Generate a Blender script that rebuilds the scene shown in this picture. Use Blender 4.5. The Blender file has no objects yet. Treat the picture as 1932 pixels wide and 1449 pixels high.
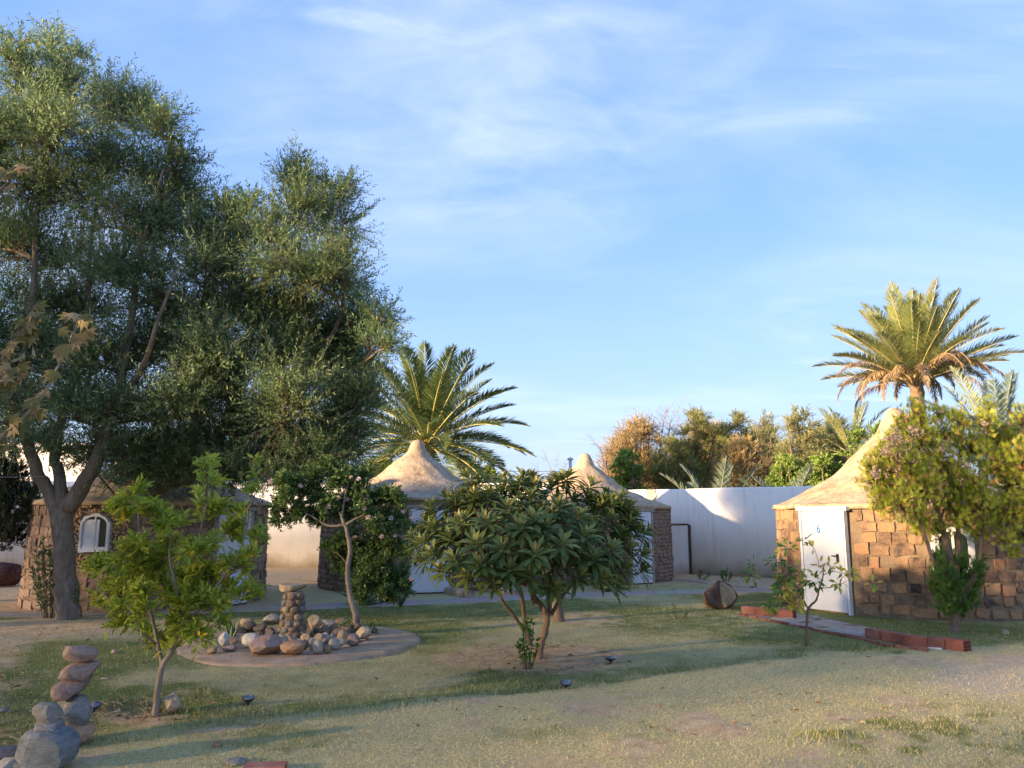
import bpy, bmesh, math, random
import numpy as np
from mathutils import Vector, Matrix
R = math.radians
rng = np.random.default_rng(11)
random.seed(11)
sc = bpy.context.scene
COL = sc.collection

# ------------------------------------------------------------------ camera
CAMZ = 1.6
PITCH = R(9.6)
F = 1452.0          # focal length in pixels of a 1932 px wide picture
cd = bpy.data.cameras.new('camera')
cd.sensor_width = 36.0
cd.lens = 36.0 * F / 1932.0
cd.clip_start = 0.05
cd.clip_end = 3000.0
cam = bpy.data.objects.new('camera', cd)
cam.location = (0, 0, CAMZ)
cam.rotation_euler = (R(90) + PITCH, 0, 0)
COL.objects.link(cam)
sc.camera = cam

# ------------------------------------------------------------------ light
SUN_AZ = R(62)      # sun stands behind the camera, this far round to the left
SUN_EL = R(11.0)
sun_dir = Vector((-math.sin(SUN_AZ) * math.cos(SUN_EL), -math.cos(SUN_AZ) * math.cos(SUN_EL), math.sin(SUN_EL)))
sl = bpy.data.lights.new('sun', 'SUN')
sl.energy = 2.9
sl.angle = R(1.5)
sl.color = (1.0, 0.72, 0.43)
so = bpy.data.objects.new('sun', sl)
so.rotation_euler = sun_dir.to_track_quat('Z', 'Y').to_euler()
so.location = (-20, -12, 20)
COL.objects.link(so)

w = bpy.data.worlds.new('World')
sc.world = w
w.use_nodes = True
nt = w.node_tree
nt.nodes.clear()
def wn(t, **k):
    n = nt.nodes.new(t)
    for a, b in k.items():
        setattr(n, a, b)
    return n
wo = wn('ShaderNodeOutputWorld'); bg = wn('ShaderNodeBackground')
sky = wn('ShaderNodeTexSky', sky_type='NISHITA')
sky.sun_disc = False
sky.sun_elevation = SUN_EL
sky.sun_rotation = math.atan2(sun_dir.x, sun_dir.y)
sky.altitude = 500
sky.air_density = 1.0
sky.dust_density = 2.5
sky.ozone_density = 1.6
tc = wn('ShaderNodeTexCoord')
# thin high cloud: direction projected on a flat layer, stretched noise
sep = wn('ShaderNodeSeparateXYZ'); nt.links.new(tc.outputs['Generated'], sep.inputs[0])
zc = wn('ShaderNodeMath', operation='MAXIMUM'); zc.inputs[1].default_value = 0.0
nt.links.new(sep.outputs[2], zc.inputs[0])
za = wn('ShaderNodeMath', operation='ADD'); za.inputs[1].default_value = 0.22
nt.links.new(zc.outputs[0], za.inputs[0])
dx = wn('ShaderNodeMath', operation='DIVIDE'); dy = wn('ShaderNodeMath', operation='DIVIDE')
nt.links.new(sep.outputs[0], dx.inputs[0]); nt.links.new(za.outputs[0], dx.inputs[1])
nt.links.new(sep.outputs[1], dy.inputs[0]); nt.links.new(za.outputs[0], dy.inputs[1])
cmb = wn('ShaderNodeCombineXYZ')
nt.links.new(dx.outputs[0], cmb.inputs[0]); nt.links.new(dy.outputs[0], cmb.inputs[1])
def cloud(loc, rot, scl, nscale, detail, lo, hi, dist=0.6):
    mp = wn('ShaderNodeMapping'); mp.inputs['Location'].default_value = loc
    mp.inputs['Rotation'].default_value = (0, 0, rot); mp.inputs['Scale'].default_value = scl
    nt.links.new(cmb.outputs[0], mp.inputs[0])
    nz = wn('ShaderNodeTexNoise'); nz.inputs['Scale'].default_value = nscale
    nz.inputs['Detail'].default_value = detail; nz.inputs['Roughness'].default_value = 0.55
    nz.inputs['Distortion'].default_value = dist
    nt.links.new(mp.outputs[0], nz.inputs['Vector'])
    mr = wn('ShaderNodeMapRange', interpolation_type='SMOOTHSTEP')
    mr.inputs[1].default_value = lo; mr.inputs[2].default_value = hi
    nt.links.new(nz.outputs['Fac'], mr.inputs[0])
    return mr.outputs[0]
c1 = cloud((0.35, 0.2, 0), R(-32), (0.75, 1.5, 1), 1.25, 6, 0.40, 0.80)
c2 = cloud((3.1, 1.7, 0), R(-20), (0.6, 1.9, 1), 3.2, 8, 0.45, 0.90, 1.0)
c3 = cloud((7.1, 4.7, 0), R(25), (0.9, 1.1, 1), 0.7, 3, 0.42, 0.62)
# one brighter patch of cirrus high in the sky ahead
cl0 = Vector((0.03, 1.22, 0)) 
sb = wn('ShaderNodeVectorMath', operation='DISTANCE'); sb.inputs[1].default_value = cl0
nt.links.new(cmb.outputs[0], sb.inputs[0])
bl = wn('ShaderNodeMapRange', interpolation_type='SMOOTHSTEP')
bl.inputs[1].default_value = 0.6; bl.inputs[2].default_value = 0.02
bl.inputs[3].default_value = 0.0; bl.inputs[4].default_value = 0.42
nt.links.new(sb.outputs['Value'], bl.inputs[0])
n5 = cloud((1.3, 5.2, 0), R(-50), (1, 1.6, 1), 4.0, 8, 0.22, 0.85, 0.5)
blm = wn('ShaderNodeMath', operation='MULTIPLY'); nt.links.new(bl.outputs[0], blm.inputs[0]); nt.links.new(n5, blm.inputs[1])
m1 = wn('ShaderNodeMath', operation='MULTIPLY'); nt.links.new(c2, m1.inputs[0]); nt.links.new(c3, m1.inputs[1])
m2 = wn('ShaderNodeMath', operation='MULTIPLY_ADD'); m2.inputs[1].default_value = 0.24
nt.links.new(c1, m2.inputs[0]); 
m1b = wn('ShaderNodeMath', operation='MULTIPLY'); m1b.inputs[1].default_value = 0.5
nt.links.new(m1.outputs[0], m1b.inputs[0]); nt.links.new(m1b.outputs[0], m2.inputs[2])
m3 = wn('ShaderNodeMath', operation='ADD', use_clamp=True)
nt.links.new(m2.outputs[0], m3.inputs[0]); nt.links.new(blm.outputs[0], m3.inputs[1])
mx = wn('ShaderNodeMix', data_type='RGBA'); 
SKYS = 0.0535
tint = wn('ShaderNodeMix', data_type='RGBA', blend_type='MULTIPLY'); tint.inputs[0].default_value = 1.0
tint.inputs[7].default_value = (1.0, 1.0, 1.0, 1)
# pale blue haze layer that thickens towards the horizon, alike all round
hz = wn('ShaderNodeValToRGB')
he = hz.color_ramp.elements
he[0].position = 0.0; he[0].color = (2.4, 2.8, 3.4, 1)
he[1].position = 0.75; he[1].color = (0.7, 1.6, 4.2, 1)
hm = he.new(0.14); hm.color = (1.95, 2.85, 4.5, 1)
hm = he.new(0.38); hm.color = (1.12, 2.12, 4.7, 1)
nt.links.new(zc.outputs[0], hz.inputs[0])
hmx = wn('ShaderNodeMix', data_type='RGBA')
hf = wn('ShaderNodeMapRange'); hf.inputs[1].default_value = 0.0; hf.inputs[2].default_value = 0.35; hf.inputs[3].default_value = 0.92; hf.inputs[4].default_value = 0.68
nt.links.new(zc.outputs[0], hf.inputs[0]); nt.links.new(hf.outputs[0], hmx.inputs[0])
nt.links.new(sky.outputs[0], hmx.inputs[6]); nt.links.new(hz.outputs[0], hmx.inputs[7])
nt.links.new(hmx.outputs[2], tint.inputs[6])
nt.links.new(m3.outputs[0], mx.inputs[0]); nt.links.new(tint.outputs[2], mx.inputs[6])
mx.inputs[7].default_value = (4.2, 4.45, 5.0, 1)
nt.links.new(mx.outputs[2], bg.inputs[0])
bg.inputs[1].default_value = SKYS
nt.links.new(bg.outputs[0], wo.inputs[0])

sc.view_settings.view_transform = 'Standard'
sc.view_settings.look = 'None'
sc.view_settings.gamma = 1.0
sc.view_settings.use_curve_mapping = False
sc.view_settings.exposure = 2.5

# ------------------------------------------------------------------ helpers
CP, SP = math.cos(PITCH), math.sin(PITCH)
def ray(px, py):
    a = (px - 966) / F; b = -(py - 724.5) / F
    return Vector((a, CP - b * SP, SP + b * CP))
def at(px, py, Y):
    d = ray(px, py)
    return Vector((0, 0, CAMZ)) + d * (Y / d.y)
def proj(x, y, z=0.0):
    dz = z - CAMZ
    dep = y * CP + dz * SP
    up = -y * SP + dz * CP
    return 966 + F * x / dep, 724.5 - F * up / dep

def hash2(ix, iy, s):
    h = (ix.astype(np.int64) * 374761393 + iy.astype(np.int64) * 668265263 + s * 1442695041) & 0x7fffffff
    h = ((h ^ (h >> 13)) * 1274126177) & 0x7fffffff
    return ((h ^ (h >> 16)) & 0xffff) / 65535.0
def vnoise(x, y, s=0):
    x = np.asarray(x, float); y = np.asarray(y, float)
    ix = np.floor(x); iy = np.floor(y); fx = x - ix; fy = y - iy
    fx = fx * fx * (3 - 2 * fx); fy = fy * fy * (3 - 2 * fy)
    a = hash2(ix, iy, s); b = hash2(ix + 1, iy, s); c = hash2(ix, iy + 1, s); d = hash2(ix + 1, iy + 1, s)
    return (a * (1 - fx) + b * fx) * (1 - fy) + (c * (1 - fx) + d * fx) * fy
def fbm(x, y, s=0, o=4):
    t = 0; a = .5
    for k in range(o):
        t = t + a * vnoise(x * 2 ** k, y * 2 ** k, s + k * 17); a *= .5
    return t / (1 - .5 ** o)
def sstep(a, b, x):
    t = np.clip((x - a) / (b - a), 0, 1)
    return t * t * (3 - 2 * t)

# ground height: nearly flat, a shallow bank where the dry foreground meets the lawn
BANK = np.array([[-100, 1449], [250, 1395], [380, 1372], [720, 1325], [1100, 1292], [1300, 1262], [1560, 1228], [2100, 1205]], float)
def bank_y(px):
    return np.interp(px, BANK[:, 0], BANK[:, 1])
def gz(x, y):
    x = np.asarray(x, float); y = np.asarray(y, float)
    near = sstep(30, 16, y) * sstep(2.2, 3.5, y)
    yy = np.maximum(y, 2.5)
    px, py = proj(x, yy)
    raised = sstep(-6, 16, py - bank_y(px)) * near
    ditch = np.exp(-((py - bank_y(px) + 4) / 9.0) ** 2) * near
    rough = (fbm(x * 1.3, y * 1.3, 5, 4) - .5) * 0.06 * near
    left = sstep(-3.2, -5.5, x) * sstep(14, 9, y) * sstep(3, 5, y) * 0.10
    return raised * 0.022 - ditch * 0.014 + rough * sstep(14.0, 8.0, y) + left
def gzf(x, y):
    return float(gz(np.array([x]), np.array([y]))[0])
def G(px, py):
    d = ray(px, py); p = Vector((0, 0, CAMZ)); 
    q = p + d * (-CAMZ / d.z)
    for _ in range(4):
        h = gzf(q.x, q.y); q = p + d * ((h - CAMZ) / d.z)
    return q

def tag(o, label=None, cat=None, group=None, kind=None):
    if label: o['label'] = label
    if cat: o['category'] = cat
    if group: o['group'] = group
    if kind: o['kind'] = kind
    return o
def thing(name, loc, label, cat, group=None):
    o = bpy.data.objects.new(name, None)
    o.empty_display_size = 0.1
    o.location = loc
    COL.objects.link(o)
    tag(o, label, cat, group)
    return o
def obj(name, me, m=None, parent=None, loc=None, world=True):
    o = bpy.data.objects.new(name, me)
    if m is not None and me is not None and len(me.materials) == 0:
        me.materials.append(m)
    COL.objects.link(o)
    if parent is not None:
        o.parent = parent
        if world:      # mesh given in world coordinates under an unrotated parent
            p = parent; off = Vector((0, 0, 0))
            while p is not None:
                off += p.location; p = p.parent
            o.location = (Vector(loc) if loc is not None else Vector((0, 0, 0))) - off
        elif loc is not None:
            o.location = loc
    elif loc is not None:
        o.location = loc
    return o
def mesh_np(name, V, polys, v=None, smooth=False):
    """V (n,3); polys list of int arrays (m,k); v per-face float attribute"""
    V = np.ascontiguousarray(V, dtype=np.float32)
    me = bpy.data.meshes.new(name)
    me.vertices.add(len(V)); me.vertices.foreach_set('co', V.ravel())
    li = np.concatenate([p.ravel() for p in polys]).astype(np.int32)
    lt = np.concatenate([np.full(len(p), p.shape[1]) for p in polys]).astype(np.int32)
    ls = np.concatenate([[0], np.cumsum(lt)[:-1]]).astype(np.int32)
    me.loops.add(len(li)); me.loops.foreach_set('vertex_index', li)
    me.polygons.add(len(lt)); me.polygons.foreach_set('loop_start', ls); me.polygons.foreach_set('loop_total', lt)
    if smooth:
        me.polygons.foreach_set('use_smooth', np.ones(len(lt), bool))
    if v is not None:
        a = me.attributes.new('v', 'FLOAT', 'FACE'); a.data.foreach_set('value', np.asarray(v, np.float32))
    me.update(calc_edges=True)
    return me
def bm_mesh(name, bm, smooth=False):
    me = bpy.data.meshes.new(name)
    bm.to_mesh(me); bm.free()
    if smooth:
        for p in me.polygons: p.use_smooth = True
    return me
def bm_box(bm, c, s, rz=0.0, rot=None):
    M = Matrix.Translation(c) @ (rot if rot is not None else Matrix.Rotation(rz, 4, 'Z')) @ Matrix.Diagonal((s[0], s[1], s[2], 1))
    return bmesh.ops.create_cube(bm, size=1.0, matrix=M)['verts']
def unit(a):
    return a / np.maximum(np.linalg.norm(a, axis=-1, keepdims=True), 1e-9)
def rdir(n):
    return unit(rng.normal(size=(n, 3)))

class Tubes:
    def __init__(s):
        s.V = []; s.Q = []; s.n = 0
    def add(s, P, rad, sides=7, noise=0.0):
        P = np.asarray(P, float); n = len(P)
        rad = np.full(n, rad) if np.isscalar(rad) else np.asarray(rad, float)
        T = np.gradient(P, axis=0); T = unit(T)
        ref = np.array([0.31, 0.87, 0.38]) if abs(T[:, 2]).mean() > .6 else np.array([0.05, 0.1, 1.0])
        A = unit(np.cross(T, ref)); B = np.cross(T, A)
        an = np.linspace(0, 2 * np.pi, sides, endpoint=False)
        rr = rad[:, None] * (1 + noise * (rng.random((n, sides)) - .5))
        V = P[:, None] + rr[..., None] * (np.cos(an)[None, :, None] * A[:, None] + np.sin(an)[None, :, None] * B[:, None])
        i = np.arange(n - 1)[:, None] * sides; j = np.arange(sides)[None]; k = (j + 1) % sides
        Q = np.stack([i + j, i + k, i + sides + k, i + sides + j], -1).reshape(-1, 4) + s.n
        V = np.concatenate([V.reshape(-1, 3), P[:1] , P[-1:]])
        s.V.append(V); s.Q.append(Q)
        c0 = s.n + n * sides
        caps = np.concatenate([np.stack([np.full(sides, c0), k[0], j[0], k[0] * 0 + c0], -1)[:, :3] + np.array([0, s.n, s.n]),
                               np.stack([np.full(sides, c0 + 1), (n - 1) * sides + j[0] + s.n, (n - 1) * sides + k[0] + s.n], -1)])
        s.C = getattr(s, 'C', []); s.C.append(caps)
        s.n += len(V)
    def many(s, A, B, r0, r1):
        """straight three sided twigs from A to B"""
        A = np.asarray(A, float); B = np.asarray(B, float); n = len(A)
        T = unit(B - A); U = unit(np.cross(T, np.array([.3, .5, .81]))); W = np.cross(T, U)
        an = np.array([0, 2.094, 4.189])
        ring = np.cos(an)[None, :, None] * U[:, None] + np.sin(an)[None, :, None] * W[:, None]
        V = np.concatenate([A[:, None] + ring * np.reshape(r0, (-1, 1, 1)), B[:, None] + ring * np.reshape(r1, (-1, 1, 1))], 1)
        b = np.arange(n)[:, None] * 6 + s.n
        for q in ((0, 1, 4, 3), (1, 2, 5, 4), (2, 0, 3, 5)):
            s.Q.append(b + np.array(q)[None])
        s.V.append(V.reshape(-1, 3)); s.n += n * 6
    def mesh(s, name, smooth=True):
        pol = [np.concatenate(s.Q)]
        if getattr(s, 'C', None): pol.append(np.concatenate(s.C))
        return mesh_np(name, np.concatenate(s.V), pol, smooth=smooth)

def spline(P, n):
    """Catmull-Rom through the points"""
    P = np.asarray(P, float)
    if len(P) == 2: P = np.array([P[0], (P[0] + P[1]) / 2, P[1]])
    Q = np.concatenate([[2 * P[0] - P[1]], P, [2 * P[-1] - P[-2]]])
    out = []
    t = np.linspace(0, len(P) - 1, n)
    for u in t:
        i = min(int(u), len(P) - 2); f = u - i
        a, b, c, d = Q[i], Q[i + 1], Q[i + 2], Q[i + 3]
        out.append(.5 * ((2 * b) + (-a + c) * f + (2 * a - 5 * b + 4 * c - d) * f * f + (-a + 3 * b - 3 * c + d) * f ** 3))
    return np.array(out)

# leaf templates: (across, along, up)
T_RHOMB = (np.array([(0, 0, 0), (-.5, .42, .02), (0, 1, -.04), (.5, .42, .02)]), [np.array([(0, 3, 2, 1)])])
T_FOLD = (np.array([(0, 0, 0), (-.5, .42, .07), (0, .45, 0), (.5, .42, .07), (-.26, .78, .03), (.26, .78, .03), (0, 1, -.10)]),
          [np.array([(0, 2, 1), (0, 3, 2), (4, 2, 6), (2, 5, 6)]), np.array([(1, 2, 4, 4), (2, 3, 5, 5)])[:, :3]])
T_LONG = (np.array([(0, 0, 0), (-.36, .30, .05), (0, .32, 0), (.36, .30, .05), (-.5, .70, .03), (0, .72, -.02), (.5, .70, .03), (0, 1, -.10)]),
          [np.array([(0, 2, 1), (0, 3, 2), (4, 5, 7), (5, 6, 7)]), np.array([(1, 2, 5, 4), (2, 3, 6, 5)])])
T_BLADE = (np.array([(-.5, 0, 0), (.5, 0, 0), (0, 1, 0)]), [np.array([(0, 1, 2)])])
def leaves(P, D, N, L, W, tmpl):
    tv, tf = tmpl
    D = unit(D); B = unit(np.cross(D, N)); N = np.cross(B, D)
    n = len(P); L = np.broadcast_to(np.asarray(L, float), (n,)); W = np.broadcast_to(np.asarray(W, float), (n,))
    V = (P[:, None] + tv[None, :, 0, None] * W[:, None, None] * B[:, None] + tv[None, :, 1, None] * L[:, None, None] * D[:, None]
         + tv[None, :, 2, None] * L[:, None, None] * N[:, None])
    k = len(tv)
    polys = [(np.arange(n)[:, None, None] * k + f[None]).reshape(-1, f.shape[1]) for f in tf]
    return V.reshape(-1, 3), polys, [len(f) for f in tf]
def leaf_mesh(name, P, D, N, L, W, tmpl, v):
    V, polys, cnt = leaves(P, D, N, L, W, tmpl)
    fv = np.concatenate([np.repeat(v, c) for c in cnt])
    return mesh_np(name, V, polys, fv)

# ------------------------------------------------------------------ materials
def new_mat(name):
    m = bpy.data.materials.new(name); m.use_nodes = True
    t = m.node_tree; t.nodes.clear()
    return m, t
def N(t, ty, ins=None, **k):
    n = t.nodes.new(ty)
    for a, b in k.items(): setattr(n, a, b)
    if ins:
        for a, b in ins.items():
            if isinstance(b, bpy.types.NodeSocket): t.links.new(b, n.inputs[a])
            else: n.inputs[a].default_value = b
    return n
def c4(c): return (c[0], c[1], c[2], 1.0)
def ramp(t, fac, stops):
    r = N(t, 'ShaderNodeValToRGB', {0: fac})
    e = r.color_ramp.elements
    while len(e) < len(stops): e.new(0.5)
    for i, (p, c) in enumerate(stops):
        e[i].position = p; e[i].color = c4(c)
    return r.outputs[0]
def mixc(t, f, a, b, mode='MIX'):
    n = N(t, 'ShaderNodeMix', {0: f, 6: a if isinstance(a, bpy.types.NodeSocket) else c4(a), 7: b if isinstance(b, bpy.types.NodeSocket) else c4(b)}, data_type='RGBA', blend_type=mode)
    return n.outputs[2]
def finish(t, colr, rough=.85, bump=None, bstr=.3, bdist=.02, spec=.2, normal=None, trans=0.0, metal=0.0):
    p = N(t, 'ShaderNodeBsdfPrincipled', {'Roughness': rough, 'Specular IOR Level': spec, 'Metallic': metal})
    if isinstance(colr, bpy.types.NodeSocket): t.links.new(colr, p.inputs['Base Color'])
    else: p.inputs['Base Color'].default_value = c4(colr)
    if bump is not None:
        b = N(t, 'ShaderNodeBump', {'Strength': bstr, 'Distance': bdist, 'Height': bump})
        t.links.new(b.outputs[0], p.inputs['Normal'])
    o = N(t, 'ShaderNodeOutputMaterial')
    sh = p.outputs[0]
    if trans > 0:
        tr = N(t, 'ShaderNodeBsdfTranslucent')
        if isinstance(colr, bpy.types.NodeSocket): t.links.new(colr, tr.inputs[0])
        else: tr.inputs[0].default_value = c4(colr)
        mm = N(t, 'ShaderNodeMixShader', {0: trans, 1: sh, 2: tr.outputs[0]}); sh = mm.outputs[0]
    t.links.new(sh, o.inputs[0])
def noise(t, scale, detail=5, rough=.6, vec=None, dist=0.0, coord='Object'):
    if vec is None:
        vec = N(t, 'ShaderNodeTexCoord').outputs[coord]
    n = N(t, 'ShaderNodeTexNoise', {'Vector': vec, 'Scale': scale, 'Detail': detail, 'Roughness': rough, 'Distortion': dist})
    return n.outputs['Fac']
def wpos(t):
    return N(t, 'ShaderNodeNewGeometry').outputs['Position']
def mat_mottled(name, stops, scale=4, detail=6, rough=.9, bstr=.4, bdist=.01, bscale=None, rnd=0.0, spec=.15, world=True, fine=0.25):
    m, t = new_mat(name)
    vec = wpos(t) if world else N(t, 'ShaderNodeTexCoord').outputs['Object']
    f = noise(t, scale, detail, .62, vec)
    if rnd > 0:
        oi = N(t, 'ShaderNodeObjectInfo').outputs['Random']
        a = N(t, 'ShaderNodeMath', {0: oi, 1: rnd}, operation='MULTIPLY').outputs[0]
        a = N(t, 'ShaderNodeMath', {0: a, 1: rnd / 2}, operation='SUBTRACT').outputs[0]
        f = N(t, 'ShaderNodeMath', {0: f, 1: a}, operation='ADD').outputs[0]
    c = ramp(t, f, stops)
    f2 = noise(t, (bscale or scale * 5), 8, .65, vec)
    g = ramp(t, f2, [(0.3, (1 - fine,) * 3), (0.7, (1 + 0 * fine,) * 3)])
    c = mixc(t, 1.0, c, g, 'MULTIPLY')
    finish(t, c, rough, f2, bstr, bdist, spec)
    return m
def mat_leaf(name, stops, trans=.3, rough=.5, spec=.3):
    m, t = new_mat(name)
    a = N(t, 'ShaderNodeAttribute', attribute_name='v').outputs['Fac']
    c = ramp(t, a, stops)
    finish(t, c, rough, spec=spec, trans=trans)
    return m
def mat_plain(name, c, rough=.6, spec=.3, metal=0.0):
    m, t = new_mat(name)
    f = noise(t, 9, 5, .6, wpos(t))
    cc = mixc(t, 1.0, c4(c)[:3], ramp(t, f, [(.3, (.82,) * 3), (.7, (1, 1, 1))]), 'MULTIPLY')
    finish(t, cc, rough, spec=spec, metal=metal)
    return m
def mat_bark(name, c1, c2, c3, sc_=(14, 14, 3.0), bstr=.7, bdist=.015):
    m, t = new_mat(name)
    mp = N(t, 'ShaderNodeMapping', {'Vector': wpos(t), 'Scale': sc_})
    f = noise(t, 1.0, 7, .7, mp.outputs[0], .6)
    f0 = noise(t, 2.5, 4, .6, wpos(t))
    c = ramp(t, f, [(.3, c1), (.52, c2), (.72, c3)])
    c = mixc(t, 1.0, c, ramp(t, f0, [(.3, (.75,) * 3), (.7, (1, 1, 1))]), 'MULTIPLY')
    finish(t, c, .95, f, bstr, bdist, .1)
    return m

# ================================================================== ground
PATHL = np.array([[-300, 1166], [0, 1160], [160, 1158], [330, 1154], [460, 1150], [570, 1146], [800, 1136], [980, 1127],
                  [1200, 1119], [1330, 1116], [1460, 1113], [1560, 1112]], float)
def path_y(px): return np.interp(px, PATHL[:, 0], PATHL[:, 1])
def ell(px, py, cx, cy, rx, ry, k=.35):
    d = np.sqrt(((px - cx) / rx) ** 2 + ((py - cy) / ry) ** 2)
    return sstep(1 + k, 1 - k, d)
def ground_masks(x, y):
    """soil, green, gravel weights of the ground cover (0..1) at points of the garden"""
    yy = np.maximum(y, 3.0)
    px, py = proj(x, yy)
    n1 = fbm(x * .9, y * .9, 31, 4); n2 = fbm(x * 2.6, y * 2.6, 57, 4); n3 = fbm(x * .45, y * .45, 83, 3); n4 = fbm(x * 6, y * 6, 99, 3)
    jx = px + (n2 - .5) * 90 + (n4 - .5) * 40; jy = py + (n2 - .5) * 30 + (n4 - .5) * 22 + (n1 - .5) * 16
    inpic = sstep(40, 24, y)
    back = sstep(6, -8, jy - path_y(px))            # beyond the path
    fore = sstep(-4, 14, jy - bank_y(px))           # dry foreground
    lawn = (1 - back) * (1 - fore)
    soil = back * sstep(760, 600, jx) * .92
    soil = np.maximum(soil, back * sstep(1106, 1098, jy) * .8)
    soil = soil * (1 - .8 * ell(jx, jy, 650, 1127, 160, 14))
    soil = np.maximum(soil, back * sstep(1380, 1430, jx) * .85)
    soil = np.maximum(soil, ell(jx, jy, 1005, 1243, 175, 30))
    soil = np.maximum(soil, ell(jx, jy, 1110, 1165, 90, 12) * .6)
    soil = np.maximum(soil, ell(jx, jy, 255, 1345, 85, 22) * .85)
    soil = np.maximum(soil, sstep(150, 20, jx - (1215 - py) * .35) * sstep(1168, 1185, jy) * .75 * sstep(.35, .6, n1 + .12))
    soil = np.maximum(soil, ell(jx, jy, 60, 1200, 190, 26) * .7)
    soil = np.maximum(soil, lawn * sstep(.60, .72, n1) * .35)
    for cx, cy, rx, ry, a in ((1345, 1378, 75, 16, .95), (1470, 1432, 90, 22, .9), (1210, 1420, 80, 18, .75), (1600, 1360, 80, 9, .7),
                              (1760, 1250, 120, 8, .7), (1880, 1250, 120, 9, .8), (1100, 1440, 120, 14, .6), (900, 1375, 60, 8, .5), (1660, 1410, 90, 9, .6), (1700, 1392, 50, 7, .6)):
        soil = np.maximum(soil, ell(jx, jy, cx, cy, rx * 1.15, ry * 1.15, .7) * a * sstep(.30, .62, n2 * .5 + n4 * .5 + .08))
    soil = np.maximum(soil, fore * sstep(.56, .70, n1) * .7)
    gravel = ell(jx, jy, 1900, 1285, 170, 45, .6) * .6
    green = lawn * (0.26 + 0.5 * sstep(.42, .60, n3)) 
    for cx, cy, rx, ry, a in ((720, 1185, 230, 34, .85), (640, 1160, 110, 12, 1.0), (1280, 1175, 190, 28, .7), (1130, 1150, 80, 10, .9), (330, 1330, 170, 34, .95),
                              (600, 1290, 220, 30, .35), (1450, 1200, 130, 18, .75), (480, 1390, 180, 26, .55), (180, 1300, 120, 40, .5), (900, 1165, 90, 14, .7), (1850, 1200, 120, 16, .7), (1700, 1180, 90, 8, .8)):
        green = np.maximum(green, ell(jx, jy, cx, cy, rx, ry, .6) * a * (.5 + n4))
    for cx, cy, rx, ry, a in ((1800, 1400, 210, 55, .8), (1500, 1365, 120, 18, .5), (1130, 1395, 200, 26, .40), (560, 1420, 160, 22, .6), (860, 1405, 120, 20, .3), (1560, 1390, 60, 10, .9), (1250, 1330, 200, 14, .25)):
        green = np.maximum(green, ell(jx, jy, cx, cy, rx, ry, .6) * a * sstep(.38, .62, n4 * .6 + n2 * .4))
    green = np.maximum(green, np.exp(-((jy - bank_y(px) + 9) / 13.0) ** 2) * .6 * (.5 + n2) * sstep(200, 400, px))
    green = np.maximum(green, back * sstep(900, 1040, jx) * (1 - sstep(1106, 1098, jy)) * .35)
    soil = soil * (1 - .75 * np.clip(green - .55, 0, 1) * 2 * (1 - back))
    return np.clip(soil * inpic + (1 - inpic) * .7, 0, 1), np.clip(green * inpic, 0, 1), np.clip(gravel * inpic, 0, 1)

def axis(parts):
    out = []
    for a, b, st in parts:
        out.append(np.arange(a, b - 1e-6, st))
    out.append([parts[-1][1]])
    return np.concatenate(out)
gx = axis([(-900, -100, 100), (-100, -30, 10), (-30, -14, 1.0), (-14, -9, .25), (-9, 9, .085), (9, 14, .25), (14, 30, 1.0), (30, 100, 10), (100, 900, 100)])
gy = axis([(-300, -40, 65), (-40, -8, 4), (-8, 3, .5), (3, 12, .07), (12, 25, .16), (25, 40, 1.0), (40, 100, 10), (100, 1500, 140)])
XX, YY = np.meshgrid(gx, gy)
ZZ = gz(XX, YY)
so_, gr_, gv_ = ground_masks(XX.ravel(), YY.ravel())
nx, ny = len(gx), len(gy)
idx = np.arange(nx * ny).reshape(ny, nx)
Q = np.stack([idx[:-1, :-1], idx[:-1, 1:], idx[1:, 1:], idx[1:, :-1]], -1).reshape(-1, 4)
gme = mesh_np('ground', np.stack([XX, YY, ZZ], -1).reshape(-1, 3), [Q], smooth=True)
ca = gme.attributes.new('cover', 'FLOAT_COLOR', 'POINT')
ca.data.foreach_set('color', np.stack([so_, gr_, gv_, np.ones_like(so_)], -1).astype(np.float32).ravel())
m, t = new_mat('garden_ground')
cov = N(t, 'ShaderNodeSeparateColor', {0: N(t, 'ShaderNodeAttribute', attribute_name='cover').outputs['Color']})
P_ = wpos(t)
nA = noise(t, 38, 6, .7, P_); nB = noise(t, 7, 6, .6, P_); nC = noise(t, 150, 3, .6, P_)
straw = ramp(t, nA, [(.3, (.30, .24, .10)), (.5, (.54, .445, .205)), (.7, (.73, .625, .34))])
green = ramp(t, nA, [(.3, (.10, .115, .03)), (.5, (.18, .20, .055)), (.72, (.31, .31, .11))])
soil = ramp(t, nB, [(.3, (.42, .285, .15)), (.5, (.56, .405, .23)), (.72, (.65, .49, .30))])
grav = ramp(t, nC, [(.3, (.32, .26, .175)), (.55, (.50, .425, .31)), (.75, (.66, .58, .44))])
def soft(w_, lo, hi):
    a = N(t, 'ShaderNodeMath', {0: nA, 1: -.5}, operation='ADD').outputs[0]
    a = N(t, 'ShaderNodeMath', {0: a, 1: .9, 2: w_}, operation='MULTIPLY_ADD').outputs[0]
    return N(t, 'ShaderNodeMapRange', {0: a, 1: lo, 2: hi}).outputs[0]
nM = noise(t, 2.6, 5, .65, P_)
gm = N(t, 'ShaderNodeMath', {0: N(t, 'ShaderNodeMath', {0: nM, 1: -.52}, operation='ADD').outputs[0], 1: 1.0, 2: cov.outputs[1]}, operation='MULTIPLY_ADD').outputs[0]
c = mixc(t, soft(gm, .15, .75), straw, green)
c = mixc(t, soft(cov.outputs[0], .25, .65), c, soil)
c = mixc(t, soft(cov.outputs[2], .25, .65), c, grav)
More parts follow.
